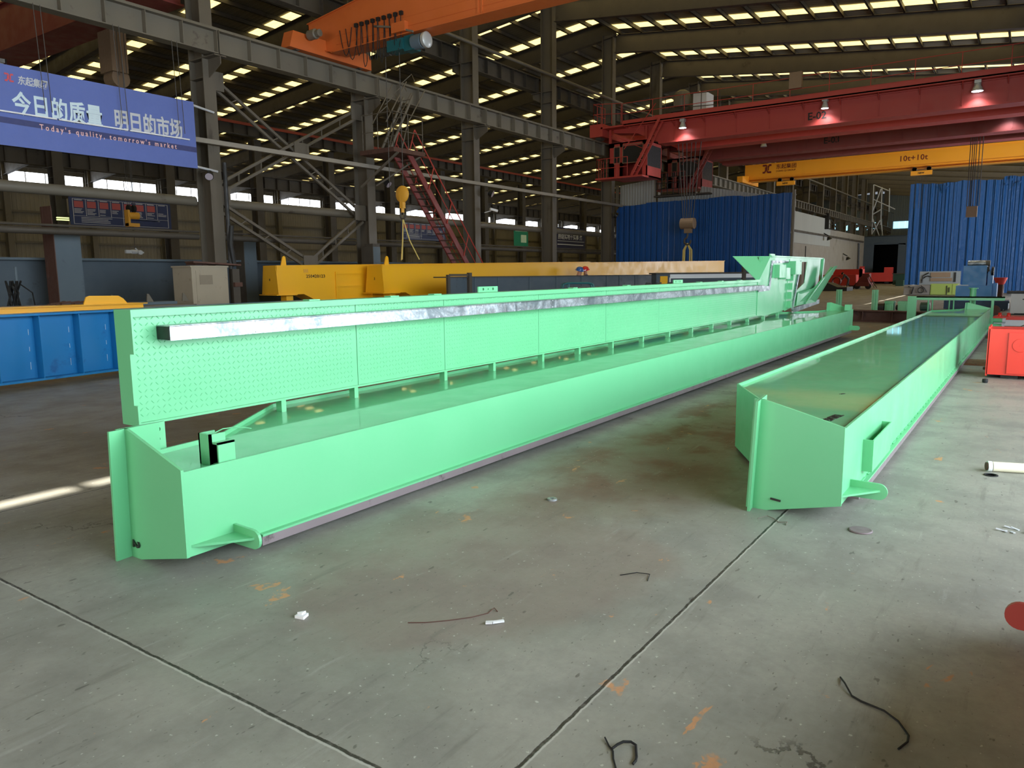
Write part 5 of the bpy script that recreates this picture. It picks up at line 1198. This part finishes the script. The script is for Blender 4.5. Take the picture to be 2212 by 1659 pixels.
part('body', MB().box(30,30.8,-2.5,.62,.06,.70), M['white'], t); part('dark_rail', MB().box(29.98,30.8,-2.5,.75,.70,.78), M['black'], t); part('hole', MB().cyl((29.99,.28,.52),(30,.28,.52),.02,10).cyl((29.99,.21,.52),(30,.21,.52),.02,10), M['ink'], t); part('foot', MB().box(30.1,30.7,.2,.5,0,.06).box(30.1,30.7,-2,-1.6,0,.06), M['black'], t)
t = thing('red_topped_beam', 'low white beam with a red top strip and two red knobs by the frame edge', 'beam', (24.3,0,0))
part('body', MB().box(24,24.7,-2.5,.84,.0,.16), M['white'], t); part('red_strip', MB().box(23.98,24.72,-2.5,.86,.16,.24), M['red_bright'], t)
for y in (.72,.52): part('knob', MB().lathe((24.2,y,.24),(0,0,1),[(.05,0),(.05,.04),(.035,.05),(.045,.09),(.0,.1)],14), M['red_bright'], t)
single('timber_beam', MB().box(13.6,14.3,-.6,.83,0,.03), paint('mottled_timber', S(116,80,52), .8, .4, 6.0, S(60,52,44), .4), 'rusty mottled plank on the floor between girder 1 and the red box', 'plank', (14,.2,0))
t = thing('red_end_box', 'bright red steel box with a raised panel and round boss at the frame edge', 'box', (12.4,-.4,0))
part('box_body', MB().box(12.1,12.7,-2.2,.465,.05,.672), M['red_bright'], t); part('raised_panel', MB().box(12.08,12.1,-2.0,.235,.075,.628), M['red_bright'], t)
part('boss', MB().lathe((12.08,.10,.46),(-1,0,0),[(.09,0),(.09,.006),(.085,.008),(.02,.008)],28).cyl((12.07,.10,.46),(12.066,.10,.46),.008,10), M['red_bright'], t)
part('ear', MB().box(12.1,12.7,.455,.475,.03,.70), M['red_bright'], t); part('foot', MB().box(12.2,12.6,.1,.3,0,.05).box(12.2,12.6,-1.9,-1.6,0,.05), M['black'], t)
part('bolt', MB().cyl((12.2,.475,.55),(12.2,.51,.55),.02,8).cyl((12.2,.475,.12),(12.2,.51,.12),.02,8), M['dark_steel'], t)
t = thing('crane_wheel_block', 'large dark grey wheel standing behind the bright red box', 'wheel', (13.6,-.02,0)); part('rim', MB().lathe((13.5,-.05,.34),(1,0,0),[(.1,0),(.33,0),(.34,.03),(.34,.14),(.30,.16),(.1,.16)],36), plain('wheel_grey', S(96,92,92), .6), t); part('hub', MB().lathe((13.48,-.05,.34),(1,0,0),[(.02,0),(.1,0),(.1,.2),(.02,.2)],20), M['black'], t)
t = thing('white_base_plate', 'white plate lying behind the large dark wheel', 'plate', (15.2,-.2,0)); part('plate', MB().box(14.9,18,-1.2,.52,.0,.05), M['white'], t); part('edge', MB().box(14.85,14.9,-1.2,.52,0,.07), M['black'], t)
single('plug_cap', MB().lathe((11.55,.447,0),(0,0,1),[(.03,0),(.035,.02),(.032,.05),(.01,.055)],16), M['rubber'], 'small black cap lying on the floor before the red box', 'cap', (11.55,.447,0))

# red girder beside the camera: only the tip of its rounded lug reaches into the picture
t = thing('red_girder', 'red girder whose rounded lug tip shows at the lower edge of the frame', 'girder', (2.5,-.4,0))
part('body', MB().box(-3.5,3.55,-1.6,-.32,.08,.62), M['red'], t)
pr = [(3.42,-.34,.20)]+[(3.42,-.05+.055*sin(a),.105+.055*cos(a)) for a in [R(-10)+pi*i/12*1.1 for i in range(13)]]+[(3.42,-.34,.035)]
part('lug', MB().prism(pr, (.02,0,0)), M['red'], t)
part('lug_rib', MB().prism([(3.44,-.32,.13),(3.44,-.06,.13),(3.75,-.32,.13)], (0,0,.012)), M['red'], t); part('foot', MB().box(-2.5,-2.2,-1.4,-.5,0,.08).box(2.6,2.9,-1.4,-.5,0,.08), M['black'], t)

# ================================================================== litter on the floor
single('steel_disc', MB().lathe((4.48,.712,0),(0,0,1),[(.062,0),(.064,.004),(.058,.009),(.03,.0075),(.012,.010),(.0,.010)],28), M['raw'], 'round grey steel disc lying on the floor before girder 1', 'disc', (4.48,.712,0), sm=True)
t = thing('plastic_pipe', 'cream plastic pipe end lying at the frame edge on the floor', 'pipe', (6.4,.18,.036))
def pp(m, a, b, r): return m.tube([(6.38+.62*a*.42,.185-a*.9,r),(6.38+.62*b*.42,.185-b*.9,r)], .036, 18)
part('tube', pp(MB(), .03, 1.1, .036), M['cream'], t, True); part('collar', MB().tube([(6.375,.19,.037),(6.383,.165,.037)], .038, 18), M['white'], t, True); part('bore', MB().tube([(6.372,.199,.036),(6.3745,.192,.036)], .030, 16), M['rust'], t)
single('ring_gasket', MB().ring((6.25,.16,0),(0,0,1),.035,.045,.006,20), M['rubber'], 'thin dark ring lying below the cream pipe', 'ring', (6.25,.16,0))
single('metal_ring', MB().ring((4.04,2.49,0),(0,0,1),.014,.032,.012,18), M['galv'], 'small shiny ring on the brown stain between the girders', 'ring', (4.04,2.49,0))
m = MB().prism([(1.975,2.52,.0),(1.985,2.475,.0),(2.025,2.49,.0),(2.015,2.53,.0)], (0,0,.012)); m.prism([(1.99,2.52,.012),(1.995,2.495,.012),(2.02,2.50,.012)], (0,0,.01))
single('paper_scrap', m, M['white'], 'crumpled white scrap on the floor before girder 2', 'scrap', (2.0,2.5,0))
single('plastic_strip', MB().bar((2.385,1.80,.006),(2.40,1.775,.008),.018,.008).bar((2.40,1.775,.008),(2.44,1.745,.007),.014,.008), M['white'], 'bent white strip on the floor near the slab joint', 'scrap', (2.4,1.77,0))
def wire(name_, label, pts, r, mat=None):
    m = MB().tube([(x,y,r+dz) for x,y,dz in pts], r, 6); return single('wire', m, mat or M['rubber'], label, 'wire', (pts[0][0],pts[0][1],0))
wire('w','thin black wire lying in a long bend on the floor', [(2.749,.475,0),(2.70,.452,.01),(2.643,.417,0),(2.625,.385,0),(2.598,.309,.004),(2.565,.262,0),(2.501,.225,0),(2.455,.222,.004),(2.406,.241,0)], .0035)
wire('w','short black twisted wire near the lower frame edge, straight piece', [(1.955,1.012,.004),(1.93,.985,0),(1.913,.962,0),(1.88,.944,0),(1.845,.918,0)], .0028)
wire('w','black twisted wire curled into a hook near the lower frame edge', [(1.913,.965,.006),(1.935,.958,.01),(1.955,.948,.012),(1.978,.933,.004),(1.975,.915,.002),(1.95,.902,0),(1.925,.889,0),(1.905,.882,.003),(1.889,.884,0)], .0042)
wire('w','thin rusty wire curving beside the bent white strip', [(2.21,2.08,0),(2.25,2.02,0),(2.32,1.95,0),(2.40,1.885,0),(2.47,1.85,0),(2.52,1.853,.004),(2.505,1.825,0)], .0022, M['rust'])
wire('w','thin pale wire loop before the end plate of girder 1', [(4.38,1.26,0),(4.43,1.22,.01),(4.42,1.18,.004),(4.38,1.14,0),(4.39,1.09,.006),(4.35,1.09,0)], .0025, M['steel'])
wire('w','short dark wire curling over the orange splash by the joint', [(3.16,1.56,0),(3.22,1.50,.006),(3.24,1.44,.004),(3.17,1.42,0)], .0022)
random.seed(21)
m = MB()
for i in range(9):
    a = random.uniform(0, 6.28); c = Vector((4.95+random.uniform(-.05,.05), -.02+random.uniform(-.1,.06), .004)); d = Vector((cos(a), sin(a), .12))*random.uniform(.02,.05)
    m.bar(c-d*.3, c+d, .012, .004)
single('swarf', m, M['offwhite'], 'small heap of pale metal shavings at the frame edge', 'scrap', (4.95,0,0), kind='stuff')

# ================================================================== people
def person(label, loc, rz, joints, edges, rad, headz, helmet, suit, shoe=None):
    bm = bmesh.new(); lay = bm.verts.layers.skin.verify(); vs = {}
    for k_, p in joints.items():
        v = bm.verts.new(p); r = rad[k_]; v[lay].radius = (r if isinstance(r, tuple) else (r, r)); vs[k_] = v
    for a, b in edges: bm.edges.new((vs[a], vs[b]))
    vs['pelvis'][lay].use_root = True
    me = bpy.data.meshes.new('person'); bm.to_mesh(me); bm.free()
    ob = bpy.data.objects.new('tmp', me); COL.objects.link(ob)
    ob.modifiers.new('s', 'SKIN'); sd = ob.modifiers.new('u', 'SUBSURF'); sd.levels = 2; sd.render_levels = 2
    me2 = bpy.data.meshes.new_from_object(ob.evaluated_get(bpy.context.evaluated_depsgraph_get())); bpy.data.objects.remove(ob)
    hj, nk = Vector(joints['head']), Vector(joints['neck']); hands = [Vector(joints[q]) for q in joints if q.startswith(('hand','finger','thumb'))]
    me2.materials.clear()
    for q in (suit, M['skin'], M['black']): me2.materials.append(q)
    for f in me2.polygons:
        c = f.center
        if (c-nk).dot((hj-nk).normalized()) > .02 and (c-hj).length < .24: f.material_index = 1
        elif any((c-q).length < .07 for q in hands): f.material_index = 1
        elif c.z < .09: f.material_index = 2
        f.use_smooth = True
    me2.name = 'person'
    t = bpy.data.objects.new('person', me2); COL.objects.link(t); t.location = loc; t.rotation_euler = (0,0,rz); ROOT[t.name] = None
    tag(t, label, 'person')
    d = (hj-nk).normalized()
    if helmet: 
        c = hj+d*.03
        part('helmet', MB().lathe(c, d, [(.155,.0),(.15,.015),(.132,.02),(.128,.06),(.10,.11),(.05,.135),(.004,.14)], 22).box(c.x+.08,c.x+.20,c.y-.08,c.y+.08,c.z+.0,c.z+.015), helmet, t, True)
    else:
        part('hair', MB().lathe(hj+d*.02-Vector((.02,0,0)), d, [(.09,-.03),(.118,.0),(.115,.05),(.08,.10),(.004,.12)], 18), M['hair'], t, True)
    f = MB(); fwd = Vector((1,0,0)); c = hj+fwd*.095
    for s in (-1,1): f.lathe(c+Vector((-.012,.035*s,.015)), fwd, [(.012,0),(.008,.006),(.0,.008)], 8)
    part('eyes', f, M['ink'], t)
    return t
def standing(lean=0.0, arm=(.25,-.15)):
    j = {}; L = lean
    def b(z): return L*max(0, z-.9)
    j['pelvis'] = (0,0,.92); j['waist'] = (b(1.05),0,1.05); j['chest'] = (b(1.28)+.0,0,1.28); j['neck'] = (b(1.45),0,1.45); j['head'] = (b(1.58)+.02,0,1.575); j['crown'] = (b(1.66)+.02,0,1.655); j['nose'] = (b(1.58)+.115,0,1.565)
    for s, n in ((1,'l'),(-1,'r')):
        j['sh'+n] = (b(1.38),.19*s,1.38); j['el'+n] = (b(1.1)+.06,.25*s,1.12); j['wr'+n] = (b(1.0)+arm[0],.20*s,.98); j['hand'+n] = (b(1.0)+arm[0]+.08,.18*s,.95)
        for q in range(4): j['finger%d%s' % (q,n)] = (b(1.0)+arm[0]+.16-.01*abs(q-1.3),.18*s+(q-1.5)*.022,.93)
        j['thumb'+n] = (b(1.0)+arm[0]+.10,.18*s-.05*s,.955)
        j['hip'+n] = (0,.09*s,.86); j['kn'+n] = (.02,.10*s,.48); j['an'+n] = (-.02,.10*s,.09); j['toe'+n] = (.15,.11*s,.04)
    return j
PE = [('pelvis','waist'),('waist','chest'),('chest','neck'),('neck','head'),('head','crown'),('head','nose')]
PR = {'pelvis':(.155,.115),'waist':(.145,.105),'chest':(.17,.12),'neck':.055,'head':(.085,.10),'crown':.06,'nose':.014}
for n in 'lr':
    PE += [('chest','sh'+n),('sh'+n,'el'+n),('el'+n,'wr'+n),('wr'+n,'hand'+n),('hand'+n,'thumb'+n),('pelvis','hip'+n),('hip'+n,'kn'+n),('kn'+n,'an'+n),('an'+n,'toe'+n)]+[('hand'+n,'finger%d%s' % (q,n)) for q in range(4)]
    PR.update({'sh'+n:.065,'el'+n:.048,'wr'+n:.034,'hand'+n:.036,'thumb'+n:.012,'hip'+n:.095,'kn'+n:.068,'an'+n:.05,'toe'+n:.042}); PR.update({'finger%d%s' % (q,n):.010 for q in range(4)})
person('person in a blue safety helmet behind the grey primed girder', (22.62,12.92,0), R(-95), standing(.12), PE, PR, 1.55, M['helmet_blue'], M['workwear'])
person('person in a red safety helmet next to the blue helmeted one', (23.35,12.95,.02), R(178), standing(.10), PE, PR, 1.55, M['helmet_red'], M['workwear'])
# worker stooping over his work far down the bay
j = standing(0)
j.update({'waist':(.08,0,1.03),'chest':(.24,0,1.20),'neck':(.38,0,1.30),'head':(.47,0,1.36),'crown':(.53,0,1.41),'nose':(.56,0,1.31)})
for s, n in ((1,'l'),(-1,'r')):
    j.update({'sh'+n:(.30,.18*s,1.26),'el'+n:(.38,.22*s,1.0),'wr'+n:(.52,.16*s,.82),'hand'+n:(.58,.14*s,.77),'thumb'+n:(.60,.10*s,.79),'hip'+n:(-.03,.09*s,.86),'kn'+n:(.06*s,.1*s,.48),'an'+n:(-.04+.14*s,.1*s,.09),'toe'+n:(.12+.14*s,.11*s,.04)})
    for q in range(4): j['finger%d%s' % (q,n)] = (.64-.008*abs(q-1.3),.14*s+(q-1.5)*.02,.72)
person('person in dark workwear stooping over work before the beige partition', (71.6,13.55,0), R(110), j, PE, PR, 1.4, None, M['workwear_grey'])
bpy.context.view_layer.update()
